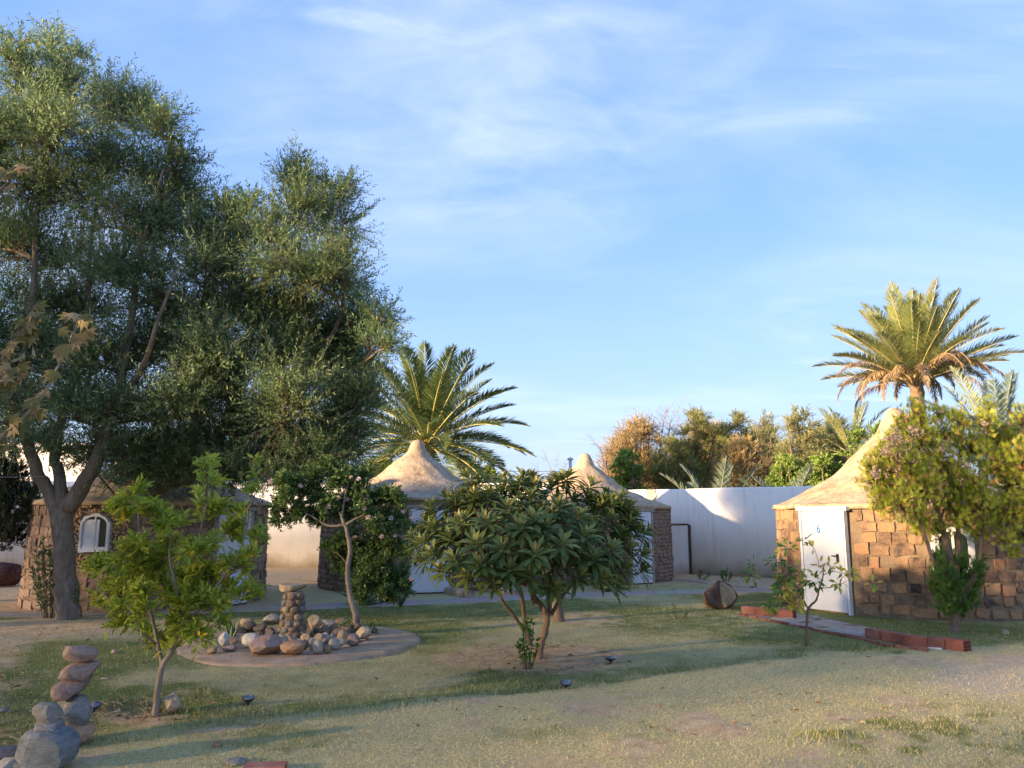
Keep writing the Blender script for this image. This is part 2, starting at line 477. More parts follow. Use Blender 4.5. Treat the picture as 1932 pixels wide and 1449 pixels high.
c = mixc(t, 1.0, c, ramp(t, nC, [(.3, (.72,) * 3), (.65, (1, 1, 1))]), 'MULTIPLY')
finish(t, c, .97, nA, .8, .02, .05)
M_GROUND = m
tag(obj('ground', gme, m), kind='structure')

# flagstone path that runs past the huts
def strip(name, centre, width, lift, mat_, seed):
    C = spline(centre, 120)
    T = unit(np.gradient(C[:, :2], axis=0)); Nn = np.stack([-T[:, 1], T[:, 0]], -1)
    rows = []
    ks = np.linspace(-.5, .5, 9)
    for k in ks:
        wv = width * (1 + .25 * (fbm(np.arange(120) * .12 + 5, np.full(120, 3.0 + k), seed, 3) - .5))
        p = C[:, :2] + Nn * (k * wv)[:, None]
        z = gz(p[:, 0], p[:, 1]) + lift * (1 - .0 * abs(k)) - (0.05 if abs(k) > .49 else 0)
        rows.append(np.concatenate([p, z[:, None]], 1))
    V = np.stack(rows, 1)
    i = np.arange(120 * 9).reshape(120, 9)
    Q = np.stack([i[:-1, :-1], i[:-1, 1:], i[1:, 1:], i[1:, :-1]], -1).reshape(-1, 4)
    return tag(obj(name, mesh_np(name, V.reshape(-1, 3), [Q], smooth=True), mat_), kind='structure')
m, t = new_mat('path_stone')
P_ = wpos(t)
vo = N(t, 'ShaderNodeTexVoronoi', {'Vector': P_, 'Scale': 2.6, 'Randomness': .9}, feature='DISTANCE_TO_EDGE').outputs['Distance']
vc = N(t, 'ShaderNodeTexVoronoi', {'Vector': P_, 'Scale': 2.6, 'Randomness': .9}).outputs['Color']
f = noise(t, 12, 6, .65, P_)
base = ramp(t, f, [(.3, (.29, .24, .185)), (.55, (.40, .335, .26)), (.75, (.49, .415, .325))])
base = mixc(t, .18, base, vc, 'OVERLAY')
edge = ramp(t, vo, [(.0, (0, 0, 0)), (.06, (1, 1, 1))])
c = mixc(t, edge, (.33, .23, .165), base)
dust = ramp(t, noise(t, 1.7, 4, .6, P_), [(.42, (0, 0, 0)), (.68, (1, 1, 1))])
c = mixc(t, N(t, 'ShaderNodeMath', {0: dust, 1: .55}, operation='MULTIPLY').outputs[0], c, (.40, .29, .215))
finish(t, c, .95, f, .5, .01, .1)
M_PATH = m
strip('path', [list(G(px, py)) for px, py in PATHL], 1.0, .012, M_PATH, 3)

# ================================================================== huts and walls
def roof_mat(name, stops):
    m, t = new_mat(name); P_ = wpos(t)
    f = noise(t, 1.6, 7, .65, P_); f2 = noise(t, 13, 8, .65, P_); f3 = noise(t, 3.5, 5, .6, P_)
    c = ramp(t, f, stops)
    c = mixc(t, 1.0, c, ramp(t, f2, [(.3, (.70,) * 3), (.65, (1, 1, 1))]), 'MULTIPLY')
    st = N(t, 'ShaderNodeMapping', {'Vector': P_, 'Scale': (6, 6, .8)}).outputs[0]
    c = mixc(t, 1.0, c, ramp(t, noise(t, 1.0, 4, .6, st), [(.34, (.74, .72, .70)), (.52, (1, 1, 1))]), 'MULTIPLY')
    wv = N(t, 'ShaderNodeVectorMath', {0: P_, 1: N(t, 'ShaderNodeVectorMath', {0: N(t, 'ShaderNodeTexNoise', {'Vector': P_, 'Scale': 3.0, 'Detail': 4}).outputs['Color'], 1: (.5, .5, .5)}, operation='SCALE').outputs[0]}, operation='ADD').outputs[0]
    cr = N(t, 'ShaderNodeTexVoronoi', {'Vector': wv, 'Scale': 1.7}, feature='DISTANCE_TO_EDGE').outputs['Distance']
    crk = ramp(t, cr, [(.0, (.55,) * 3), (.018, (1, 1, 1))])
    c = mixc(t, f3, c, mixc(t, 1.0, c, crk, 'MULTIPLY'))
    finish(t, c, .95, f2, .9, .035, .1)
    return m
M_ROOF = roof_mat('roof_plaster', [(.30, (.42, .30, .18)), (.5, (.54, .405, .255)), (.72, (.62, .49, .33))])
M_ROOF2 = roof_mat('roof_grey_plaster', [(.30, (.36, .275, .185)), (.5, (.49, .385, .265)), (.72, (.58, .47, .34))])
M_MORT = mat_mottled('mud_mortar', [(.3, (.19, .135, .09)), (.5, (.27, .195, .135)), (.72, (.35, .26, .185))], scale=4, bscale=30, bstr=.8, bdist=.02)
M_STONE = mat_mottled('wall_stone', [(.14, (.10, .075, .065)), (.28, (.24, .155, .105)), (.44, (.37, .235, .14)), (.60, (.47, .29, .155)), (.80, (.43, .23, .13))],
                      scale=5, bscale=40, bstr=.7, bdist=.012, rnd=.62, fine=.35)
M_STONE3 = mat_mottled('wall_stone_brown', [(.25, (.15, .105, .085)), (.42, (.30, .205, .145)), (.58, (.38, .265, .185)), (.78, (.44, .30, .21))],
                       scale=5, bscale=40, bstr=.7, bdist=.012, rnd=.40, fine=.35)
M_PEB = mat_mottled('pebble', [(.2, (.30, .15, .07)), (.42, (.52, .31, .15)), (.58, (.64, .44, .24)), (.8, (.50, .25, .11))], scale=11, detail=1, bscale=60, bstr=.2, bdist=.004)
M_DOOR = mat_mottled('painted_door', [(.3, (.54, .575, .63)), (.6, (.63, .66, .70)), (.8, (.67, .69, .73))], scale=2.5, bscale=14, bstr=.10, bdist=.01, rough=.45, spec=.3, fine=.05)
M_WHITE = mat_mottled('white_paint', [(.3, (.66, .66, .66)), (.6, (.78, .78, .78))], scale=5, bscale=30, bstr=.3, bdist=.01, rough=.7, fine=.12)
M_BLUE = mat_plain('blue_paint', (.03, .22, .62))
M_DARK = mat_plain('dark_metal', (.03, .03, .035), .5)
M_RUST = mat_mottled('rusty_iron', [(.3, (.07, .05, .045)), (.6, (.13, .085, .065))], scale=9)
M_GLASS, t = new_mat('window_glass'); finish(t, (.02, .035, .03), .08, spec=.6)
M_LINTEL = mat_mottled('lintel_plaster', [(.3, (.30, .25, .20)), (.6, (.42, .36, .30))], scale=5, bstr=.5)
# whitewashed wall: faint vertical streaks and stains
m, t = new_mat('whitewash')
P_ = wpos(t)
mp = N(t, 'ShaderNodeMapping', {'Vector': P_, 'Scale': (9, 9, .7)})
f1 = noise(t, 1.0, 5, .6, mp.outputs[0]); f2 = noise(t, 1.1, 6, .6, P_); f3 = noise(t, 26, 6, .6, P_)
c = ramp(t, f2, [(.3, (.84, .795, .72)), (.55, (.90, .86, .785)), (.75, (.92, .885, .815))])
c = mixc(t, 1.0, c, ramp(t, f1, [(.30, (.88, .87, .85)), (.48, (1, 1, 1))]), 'MULTIPLY')
sep_ = N(t, 'ShaderNodeSeparateXYZ', {0: P_}).outputs[2]
dirt = N(t, 'ShaderNodeMapRange', {0: N(t, 'ShaderNodeMath', {0: f2, 1: .7, 2: sep_}, operation='MULTIPLY_ADD').outputs[0], 1: .35, 2: .75}).outputs[0]
c = mixc(t, dirt, (.50, .42, .34), c)
finish(t, c, .9, f3, .35, .012, .1)
M_WWASH = m

def block_mesh(seed):
    """rounded, uneven squared stone, 1 x 1 x 1"""
    r = np.random.default_rng(seed)
    bm = bmesh.new()
    bmesh.ops.create_cube(bm, size=1.0)
    bmesh.ops.subdivide_edges(bm, edges=bm.edges[:], cuts=1, use_grid_fill=True)
    for v in bm.verts:
        q = np.array(v.co); a = np.abs(q) > .4
        k = a.sum()
        q = q * (1.0 if k == 1 else .985 if k == 2 else .95)
        q = q + r.normal(size=3) * .05
        v.co = q
    return bm_mesh('stone', bm, smooth=False)
BLOCKS = [block_mesh(s) for s in range(9)]
for b in BLOCKS: b.materials.append(M_STONE)
BLOCKS3 = [b.copy() for b in BLOCKS]
for b in BLOCKS3: b.materials.clear(); b.materials.append(M_STONE3)

PROFILE = [(1.0, 0.0), (.88, .05), (.765, .115), (.69, .17), (.62, .222), (.54, .27), (.471, .335), (.41, .41), (.357, .49), (.30, .56), (.244, .635),
           (.187, .70), (.142, .76), (.113, .83), (.092, .90), (.068, .955), (.035, .99), (.0, 1.0)]
def lathe(prof, seg, seed, amp, zamp=None):
    """prof list of (r, z); returns V, polys, with a pole at the last point when r == 0"""
    prof = np.array(prof); n = len(prof)
    an = np.linspace(0, 2 * np.pi, seg, endpoint=False)
    rr = prof[:, 0][:, None] * np.ones(seg)[None]; zz = prof[:, 1][:, None] * np.ones(seg)[None]
    X = rr * np.cos(an); Y = rr * np.sin(an)
    no = fbm(np.cos(an)[None] * 2.2 * (rr + .4) + 7, np.sin(an)[None] * 2.2 * (rr + .4) + zz * 1.5 + 3, seed, 4) - .5
    k = 1 + no * amp * (rr > .001)
    X = X * k; Y = Y * k
    zz = zz + no * (zamp if zamp is not None else amp) * .5 * (rr > .001)
    V = np.stack([X, Y, zz], -1).reshape(-1, 3)
    i = np.arange(n * seg).reshape(n, seg); j = np.roll(i, -1, 1)
    Qd = np.stack([i[:-1], j[:-1], j[1:], i[1:]], -1).reshape(-1, 4)
    return V, [Qd]
def text_mesh(ch, size):
    cu = bpy.data.curves.new('number', 'FONT'); cu.body = ch; cu.size = size; cu.extrude = 0.002
    cu.align_x = 'CENTER'; cu.align_y = 'CENTER'
    o = bpy.data.objects.new('number', cu); COL.objects.link(o)
    bpy.context.view_layer.update()
    me = bpy.data.meshes.new_from_object(o.evaluated_get(bpy.context.evaluated_depsgraph_get()))
    bpy.data.objects.remove(o); bpy.data.curves.remove(cu)
    return me

def hut(px, Y, Rr, apex_py, eave_py, label, door=None, window=None, number=None, stones=None, seed=1, roofmat=None, vis=(-105, 105), steep=1.0, pebbles=False, whitejamb=False):
    c = at(px, 955, Y); c.z = 0
    zt = at(px, apex_py, Y).z
    ze = at(px, eave_py, Y - Rr * .9).z
    root = thing('round_hut', c, label, 'hut', 'round stone huts with plastered cone roofs')
    d = Vector((-c.x, -c.y, 0)).normalized(); r_ = Vector((-d.y, d.x, 0))
    def ang(a): return d * math.cos(a) + r_ * math.sin(a)
    def frame(a):      # local axes at angle a: across (to the right seen from outside), outwards, up
        n = ang(a); x = Vector((-n.y, n.x, 0))
        return Matrix(((x.x, -n.x, 0, 0), (x.y, -n.y, 0, 0), (0, 0, 1, 0), (0, 0, 0, 1)))   # x right, -y outwards
    # wall drum
    V, pl = lathe([(Rr - .022, -.15), (Rr - .024, .25), (Rr - .03, .6), (Rr - .038, 1.0), (Rr - .048, 1.4), (Rr - .058, ze + .01), (Rr * .80, ze + .012)], 72, seed, .010, 0.0)
    obj('wall', mesh_np('wall', V, pl, smooth=True), M_MORT, root, world=False)
    H = zt - ze
    prof = [(Rr * .90, ze - .03), (Rr * .995, ze - .045), (Rr * 1.008, ze - .015), (Rr * 1.0, ze + .04), (Rr * .955, ze + .065)] + [(Rr * (p[0] ** steep), ze + .055 + (H - .055) * p[1]) for p in PROFILE[1:]]
    pr = np.array(prof); sp = spline(np.concatenate([pr[3:], np.zeros((len(pr) - 3, 1))], 1), 46)[:, :2]; sp[:, 0] = np.maximum(sp[:, 0], 0); sp[-1, 0] = 0
    prof = [tuple(q) for q in pr[:3]] + [tuple(q) for q in sp]
    V, pl = lathe(prof, 128, seed + 9, .06, .03)
    rn = fbm(V[:, 0] * 5 + 11, V[:, 1] * 5 + V[:, 2] * 6 + 5, seed + 30, 4) - .5
    V[:, 2] += rn * .045; V[:, :2] *= (1 + rn * .02)[:, None]
    obj('roof', mesh_np('roof', V, pl, smooth=True), roofmat or M_ROOF, root, world=False)
    keep = []
    if door:
        a, wd, hd = door; a = R(a)
        M = frame(a); M.translation = ang(a) * (Rr * 1.0 + .03)
        bm = bmesh.new(); bm_box(bm, (0, .03, hd / 2 + .03), (wd, .07, hd))
        bmesh.ops.bevel(bm, geom=bm.edges[:], offset=.006, segments=1, affect='EDGES')
        dr = obj('door', bm_mesh('door', bm), M_DOOR, root, world=False); dr.matrix_local = M
        bm = bmesh.new()
        jm = .05
        for sx in (-1, 1):
            bm_box(bm, (sx * (wd / 2 + jm / 2 + .004), .03, hd / 2 + .0), (jm, .075, hd + .06))
        bm_box(bm, (0, .03, hd + .075), (wd + .2, .08, .07))
        for v in bm.verts: v.co.x += random.uniform(-.008, .008); v.co.z += random.uniform(-.006, .006)
        fr = obj('door_frame', bm_mesh('door_frame', bm), M_WHITE if whitejamb else M_LINTEL, root, world=False); fr.matrix_local = M
        bm = bmesh.new()
        bm_box(bm, (wd / 2 - .12, -.012, hd * .55), (.045, .012, .13))
        bmesh.ops.create_cone(bm, cap_ends=True, segments=10, radius1=.011, radius2=.011, depth=.05, matrix=Matrix.Translation((wd / 2 - .12, -.03, hd * .57)) @ Matrix.Rotation(R(90), 4, 'X'))
        bm_box(bm, (wd / 2 - .155, -.056, hd * .57), (.09, .014, .02))
        hn = obj('handle', bm_mesh('handle', bm), M_DARK, dr, world=False)
        if number:
            nm = text_mesh(number, .2)
            no = obj('number', nm, M_BLUE, dr, world=False)
            no.matrix_local = Matrix.Translation((-.06, -.0095, hd - .27)) @ Matrix.Rotation(R(90), 4, 'X') @ Matrix.Diagonal((.8, 1, 1, 1))
        keep.append((a, wd / 2 + .09, 0, hd + .13))
    if window:
        a, ww, z0, z1, kind = window; a = R(a)
        M = frame(a); M.translation = ang(a) * (Rr * .99 + .01)
        n = 14
        hw = ww / 2; zs = z1 - (hw * .75)
        def arch(s, off=0.0):
            pts = [(-hw * s, z0 - off), (hw * s, z0 - off)]
            for k in range(n + 1):
                u = math.pi * k / n
                pts.append((hw * s * math.cos(u), zs + (z1 - zs + (s - 1) * hw) * math.sin(u)))
            return pts
        def prism(ptsA, ptsB, y0, y1):
            bm = bmesh.new()
            vs = []
            for pts in (ptsA, ptsB):
                for y in (y0, y1):
                    vs.append([bm.verts.new((p[0], y, p[1])) for p in pts])
            L = len(ptsA)
            for k in range(L):
                q = (k + 1) % L
                bm.faces.new((vs[0][k], vs[0][q], vs[2][q], vs[2][k])); bm.faces.new((vs[1][q], vs[1][k], vs[3][k], vs[3][q]))
                bm.faces.new((vs[0][q], vs[0][k], vs[1][k], vs[1][q])); bm.faces.new((vs[2][k], vs[2][q], vs[3][q], vs[3][k]))
            bmesh.ops.recalc_face_normals(bm, faces=bm.faces[:])
            return bm
        outer = [(p[0] * (1 + random.uniform(-.05, .05)), p[1] + random.uniform(-.015, .015)) for p in arch(1.25 if kind == 'plain' else 1.12, .09 if kind == 'plain' else .05)]
        win = obj('window', bm_mesh('window', prism(outer, arch(.92), -.05, .09)), M_WHITE, root, world=False); win.matrix_local = M
        bm = bmesh.new(); f_ = bm.faces.new([bm.verts.new((p[0], -.012, p[1])) for p in arch(.93)])
        e = bmesh.ops.extrude_face_region(bm, geom=[f_]); 
        for v in e['geom']:
            if isinstance(v, bmesh.types.BMVert): v.co.y += .02
        bmesh.ops.recalc_face_normals(bm, faces=bm.faces[:])
        gl = obj('pane', bm_mesh('pane', bm), M_GLASS, win, world=False)
        bm = bmesh.new()
        bm_box(bm, (0, -.022, (z0 + z1) / 2), (.03, .03, (z1 - z0) * .97)); bm_box(bm, (0, -.024, z0 + .015), (ww * .93, .03, .03))
        if kind == 'shutter':
            bm_box(bm, (-ww * .14, -.02, (z0 + z1) / 2 - .02), (ww * .60, .018, (z1 - z0) * .82))
            bm_box(bm, (-ww * .14, -.028, z0 + .10), (ww * .5, .012, .02))
        obj('frame', bm_mesh('frame', bm), M_WHITE, win, world=False)
        keep.append((a, ww * .64 + .02, z0 - .12, z1 + .10))
        if pebbles:
            P = []; 
            rr_ = np.random.default_rng(5)
            for k in range(900):
                x = rr_.uniform(-ww * 1.25, ww * 1.25); z = rr_.uniform(z0 - .34, z1 + .22)
                inside = abs(x) < hw * 1.2 and z0 - .11 < z < z1 + .05 and not (z > zs and (x / (hw * 1.28)) ** 2 + ((z - zs) / (z1 - zs + .1)) ** 2 > 1)
                if inside: continue
                if (x / (ww * 1.22)) ** 4 + ((z - (z0 + z1) / 2 + .03) / ((z1 - z0) / 2 + .30)) ** 4 > 1: continue
                if z > ze - .06: continue
                if any((x - p[0]) ** 2 + (z - p[1]) ** 2 < .043 ** 2 for p in P): continue
                P.append((x, z))
            bm = bmesh.new()
            for x, z in P:
                aa = x / Rr
                y = Rr * (1 - math.cos(aa))
                bmesh.ops.create_icosphere(bm, subdivisions=1, radius=1.0, matrix=Matrix.Translation((Rr * math.sin(aa), y - .002, z)) @ Matrix.Rotation(random.uniform(0, 3), 4, 'Y') @ Matrix.Diagonal((random.uniform(.026, .040), .034, random.uniform(.022, .031), 1)))
            pb = tag(obj('pebble_surround', bm_mesh('pebble_surround', bm, True), M_PEB, root, world=False), kind='stuff'); pb.matrix_local = M
            keep.append((a, ww * 1.15, z0 - .30, z1 + .22))
    if stones:
        blocks, h0, wr, mode = stones
        rs = random.Random(seed)
        z = .03; bmj = bmesh.new() if mode == 'joined' else None
        while z < ze - .05:
            h = h0 * rs.uniform(.85, 1.15)
            if z + h > ze - .02: h = max(ze - .03 - z, .06)
            a = R(vis[0]) + rs.uniform(0, .1)
            while a < R(vis[1]):
                wdt = rs.uniform(*wr)
                if h < h0 * .8: wdt *= .6
                am = a + wdt / 2 / Rr
                ok = True
                for ka, kw, k0, k1 in keep:
                    if abs((am - ka) * Rr) < kw + wdt * .42 and z < k1 and z + h > k0: ok = False
                if ok and rs.random() > .03:
                    hs = h * rs.uniform(.72, .99); ws = wdt * rs.uniform(.74, .97)
                    prop = rs.uniform(.0, .020)
                    M = frame(am)
                    M.translation = ang(am) * (Rr - .012 - .03 * min(1, (z + h / 2) / 1.6) + prop - .06) + Vector((0, 0, z + h / 2 + rs.uniform(-.02, .02)))
                    M = M @ Matrix.Rotation(rs.uniform(-.13, .13), 4, 'Y') @ Matrix.Diagonal((ws, .12, hs, 1))
                    if mode == 'joined':
                        src = blocks[rs.randrange(len(blocks))]
                        vs = [bmj.verts.new(M @ v.co) for v in src.vertices]
                        for p in src.polygons: bmj.faces.new([vs[q] for q in p.vertices])
                    else:
                        o = obj('stone', blocks[rs.randrange(len(blocks))], None, root, world=False); o.matrix_local = M
                a += wdt / Rr
            z += h
        if bmj is not None:
            me = bm_mesh('stone_facing', bmj, True); me.materials.append(M_STONE3)
            tag(obj('stone_facing', me, None, root, world=False), kind='stuff')
    return root, c, ze

HUT6 = hut(1702, 14.3, 2.24, 769, 955, 'round hut of orange brown stone blocks with white door numbered 6', door=(-33, .80, 1.62), window=(17, .46, .82, 1.36, 'plain'),
           number='6', stones=(BLOCKS, .185, (.15, .36), 'parts'), seed=3, vis=(-98, 98), whitejamb=True)
HUT3 = hut(295, 15.0, 2.1, 800, 948, 'round hut with arched pebble framed window, under the big spreading trees', door=(38, .74, 1.62), window=(-25, .44, 1.04, 1.58, 'shutter'),
           stones=(BLOCKS3, .16, (.15, .30), 'parts'), seed=5, vis=(-95, 80), pebbles=True)
HUT4 = hut(785, 18.3, 2.2, 829, 941, 'round hut behind the rose bush, its white door numbered 4', door=(8, .80, 1.68), number='4',
           stones=(BLOCKS3, .10, (.08, .17), 'joined'), seed=7, vis=(-78, 78), steep=1.08, roofmat=M_ROOF2)
HUT5 = hut(1105, 20.2, 2.18, 855, 957, 'round hut beside the white wall, half hidden by the glossy leaved tree', door=(36, .58, 1.62),
           stones=(BLOCKS3, .09, (.08, .17), 'joined'), seed=8, vis=(-20, 95), steep=1.07)
HUT7 = hut(1046, 31, 2.4, 889, 952, 'far round hut, only its pinkish roof showing beside another roof', seed=12, roofmat=M_ROOF2)

# switch box on hut 5
n5 = at(1261, 1046, 19.3)
# perimeter walls
def wall_run(name, pts, h, th, label, seed):
    c = Vector((pts[0][0], pts[0][1], 0))
    root = thing(name, c, label, 'wall')
    P = np.array(pts, float); S = []
    for a, b in zip(P[:-1], P[1:]):
        n = max(2, int(np.linalg.norm(b - a) / .35))
        S.append(a + (b - a) * np.linspace(0, 1, n, endpoint=False)[:, None])
    S.append(P[-1:]); S = np.concatenate(S)
    T = unit(np.gradient(S, axis=0)); Nn = np.stack([T[:, 1], -T[:, 0]], -1)
    top = h + (fbm(np.arange(len(S)) * .25, np.zeros(len(S)), seed, 3) - .5) * .06
    A = []
    wob = (fbm(np.arange(len(S)) * .3, np.ones(len(S)), seed + 3, 3) - .5) * .03
    for sgn, zz in ((1, 0), (1, 1), (1, 2), (-1, 2), (-1, 1), (-1, 0)):
        z = np.full(len(S), -.2) if zz == 0 else (top - .04 if zz == 1 else top)
        tt = th / 2 - (.03 if zz == 2 else 0)
        A.append(np.concatenate([S + Nn * (sgn * tt + wob[:, None]), z[:, None]], 1))
    V = np.stack(A, 1); n = len(S)
    i = np.arange(n * 6).reshape(n, 6); j = np.roll(i, -1, 1)
    Qd = np.stack([i[:-1], i[1:], j[1:], j[:-1]], -1).reshape(-1, 4)
    caps = np.array([i[0][::-1], i[-1]])
    V = V.reshape(-1, 3) - np.array(c)
    obj('wall_face', mesh_np('wall_face', V, [Qd, caps]), M_WWASH, root, world=False)
    return root, c
WR, WRc = wall_run('garden_wall', [(2.5, 23.39), (4.82, 21.6), (7.67, 19.4), (16.5, 12.6)], 2.3, .22, 'white rendered garden wall with grey patch and small metal door', 4)
WL, WLc = wall_run('garden_wall', [(-18, 20.5), (-8.6, 24.3), (-1.2, 24.2), (2.3, 23.55)], 2.55, .22, 'white rendered garden wall behind the three rear huts', 6)
# door in the wall, frame standing proud, and the bare plaster patch
wd = Vector((7.67 - 4.82, 19.4 - 21.6, 0)).normalized(); wnrm = Vector((wd.y, -wd.x, 0)) 
if wnrm.y > 0: wnrm = -wnrm
def on_wall(px, py):
    d = ray(px, py); p0 = Vector((4.82, 21.6, 0)) + wnrm * .13
    tt = (p0 - Vector((0, 0, CAMZ))).dot(wnrm) / d.dot(wnrm)
    return Vector((0, 0, CAMZ)) + d * tt
a = on_wall(1268, 1083); b = on_wall(1302, 1083)
wdoor = (b - a).length; cd_ = (a + b) / 2
Mw = Matrix(((wd.x, -wnrm.x, 0, 0), (wd.y, -wnrm.y, 0, 0), (0, 0, 1, 0), (0, 0, 0, 1)))
Mw.translation = Vector((cd_.x, cd_.y, 0)) - WRc
hd = on_wall(1290, 991).z
bm = bmesh.new(); bm_box(bm, (0, .02, hd / 2), (wdoor, .05, hd))
do = obj('door', bm_mesh('door', bm), M_WWASH, WR, world=False); do.matrix_local = Mw
bm = bmesh.new(); bm_box(bm, (wdoor / 2 + .03, .0, hd / 2), (.05, .10, hd + .02)); bm_box(bm, (-.02, .0, hd + .03), (wdoor + .06, .08, .025))
fo = obj('frame', bm_mesh('frame', bm), M_RUST, do, world=False)
bm = bmesh.new()
pts = [on_wall(*p) for p in ((1219, 923.5), (1236, 923.5), (1237, 930), (1239, 936), (1234, 944), (1231, 953), (1226, 950), (1221, 949), (1219, 940), (1221, 934), (1218, 929))]
f_ = bm.faces.new([bm.verts.new(p + wnrm * .012) for p in pts])
e = bmesh.ops.extrude_face_region(bm, geom=[f_])
for v in e['geom']:
    if isinstance(v, bmesh.types.BMVert): v.co -= wnrm * .03
bmesh.ops.recalc_face_normals(bm, faces=bm.faces[:])
M_CEM = mat_mottled('grey_cement', [(.3, (.25, .245, .235)), (.6, (.36, .35, .33))], scale=6, bstr=.4)
obj('plaster_patch', bm_mesh('plaster_patch', bm), M_CEM, WR)
# white flat roofed building behind the left hand hut
bc = at(75, 960, 27.5); 
root = thing('outbuilding', (bc.x, bc.y, 0), 'plain white flat roofed outbuilding behind the forked tree', 'building')
bm = bmesh.new(); bm_box(bm, (0, 0, 1.8), (5.2, 4, 3.9)); bm_box(bm, (0, 0, 3.83), (5.4, 4.2, .16))
bmesh.ops.bevel(bm, geom=bm.edges[:], offset=.03, segments=2, affect='EDGES')
obj('wall', bm_mesh('wall', bm), M_WWASH, root, world=False)
bm = bmesh.new(); bm_box(bm, (-1.2, -2.02, 1.0), (.9, .06, 2.0))
obj('door', bm_mesh('door', bm), M_DOOR, root, world=False)

# ================================================================== stones, bricks, lights
def rock_mat(name, c, var=.35, scale=7, bstr=.8, streak=False):
    lo = tuple(x * (1 - var) for x in c); hi = tuple(min(1, x * (1 + var * .8)) for x in c)
    mm, t = new_mat(name)
    vec = N(t, 'ShaderNodeTexCoord').outputs['Object']
    if streak:
        vec = N(t, 'ShaderNodeMapping', {'Vector': vec, 'Scale': (1, 1, 4), 'Rotation': (.5, .3, 0)}).outputs[0]
    f = noise(t, scale, 7, .65, vec, .4); f2 = noise(t, scale * 6, 6, .7, vec)
    cc = ramp(t, f, [(.3, lo), (.5, c), (.72, hi)])
    cc = mixc(t, 1.0, cc, ramp(t, f2, [(.3, (.68,) * 3), (.65, (1, 1, 1))]), 'MULTIPLY')
    finish(t, cc, .92, N(t, 'ShaderNodeMath', {0: f, 1: f2}, operation='ADD').outputs[0], bstr, .012, .15)
    return mm
RM = {'grey': rock_mat('rock_grey', (.25, .235, .21)), 'blue': rock_mat('rock_bluegrey', (.195, .215, .22), .45, 5, .9, True),
      'pink': rock_mat('rock_pinkish', (.36, .25, .19)), 'mauve': rock_mat('rock_mauve', (.31, .22, .18)), 'orange': rock_mat('rock_orange', (.43, .265, .155)),
      'tan': rock_mat('rock_tan', (.43, .33, .205)), 'brown': rock_mat('rock_brown', (.29, .21, .135)), 'dark': rock_mat('rock_dark', (.17, .13, .095)),
      'white': rock_mat('rock_white', (.56, .50, .41), .25), 'pale': rock_mat('rock_pale', (.43, .375, .29), .3), 'red': rock_mat('rock_red', (.37, .20, .115)),
      'cream': rock_mat('rock_cream', (.54, .41, .27), .3)}
def rock_mesh(size, seed, cuts=7, sub=3, rough=.05, flat_top=False, boxy=0.0):
    r = np.random.default_rng(seed)
    bm = bmesh.new(); bmesh.ops.create_icosphere(bm, subdivisions=sub, radius=1.0)
    bm.verts.ensure_lookup_table()
    V = np.array([v.co[:] for v in bm.verts])
    if boxy > 0:
        m_ = np.abs(V).max(1, keepdims=True); V = V * (1 - boxy) + boxy * V / m_ * .88
    for k in range(cuts):
        n = unit(r.normal(size=3)); off = r.uniform(.52, .88)
        d = V @ n - off
        V = V - np.maximum(d, 0)[:, None] * n * .92
    no = fbm(V[:, 0] * 2 + seed, V[:, 1] * 2 + V[:, 2] * 1.7, seed, 4) - .5
    V = V * (1 + no[:, None] * rough * 3)
    n2 = fbm(V[:, 0] * 6 + seed, V[:, 1] * 6 + V[:, 2] * 5.1, seed + 5, 3) - .5
    V = V * (1 + n2[:, None] * .10)
    if flat_top: V[:, 2] = np.minimum(V[:, 2], .72)
    V = V / np.abs(V).max(0)
    V = V * (np.array(size) / 2)
    for v, c in zip(bm.verts, V): v.co = c
    me = bm_mesh('rock', bm, False)
    return me
def rock(name, p, size, col, seed, label, cat='rock', rot=(0, 0, 0), z0=None, group=None, parent=None, **kw):
    """p: ground point; the stone rests with its base at z0 (or a little into the ground)"""
    me = rock_mesh(size, seed, **kw)
    M = Matrix.Rotation(rot[2], 4, 'Z') @ Matrix.Rotation(rot[1], 4, 'Y') @ Matrix.Rotation(rot[0], 4, 'X')
    me.transform(M)
    co = np.array([v.co[:] for v in me.vertices]); lo = co[:, 2].min()
    base = (gzf(p[0], p[1]) - .012) if z0 is None else z0
    o = obj(name, me, RM[col], parent, None if parent else (p[0], p[1], base - lo))
    if parent is not None: o.location = Vector((p[0], p[1], base - lo)) - parent.location
    if label: tag(o, label, cat, group)
    return o, base - lo + co[:, 2].max()

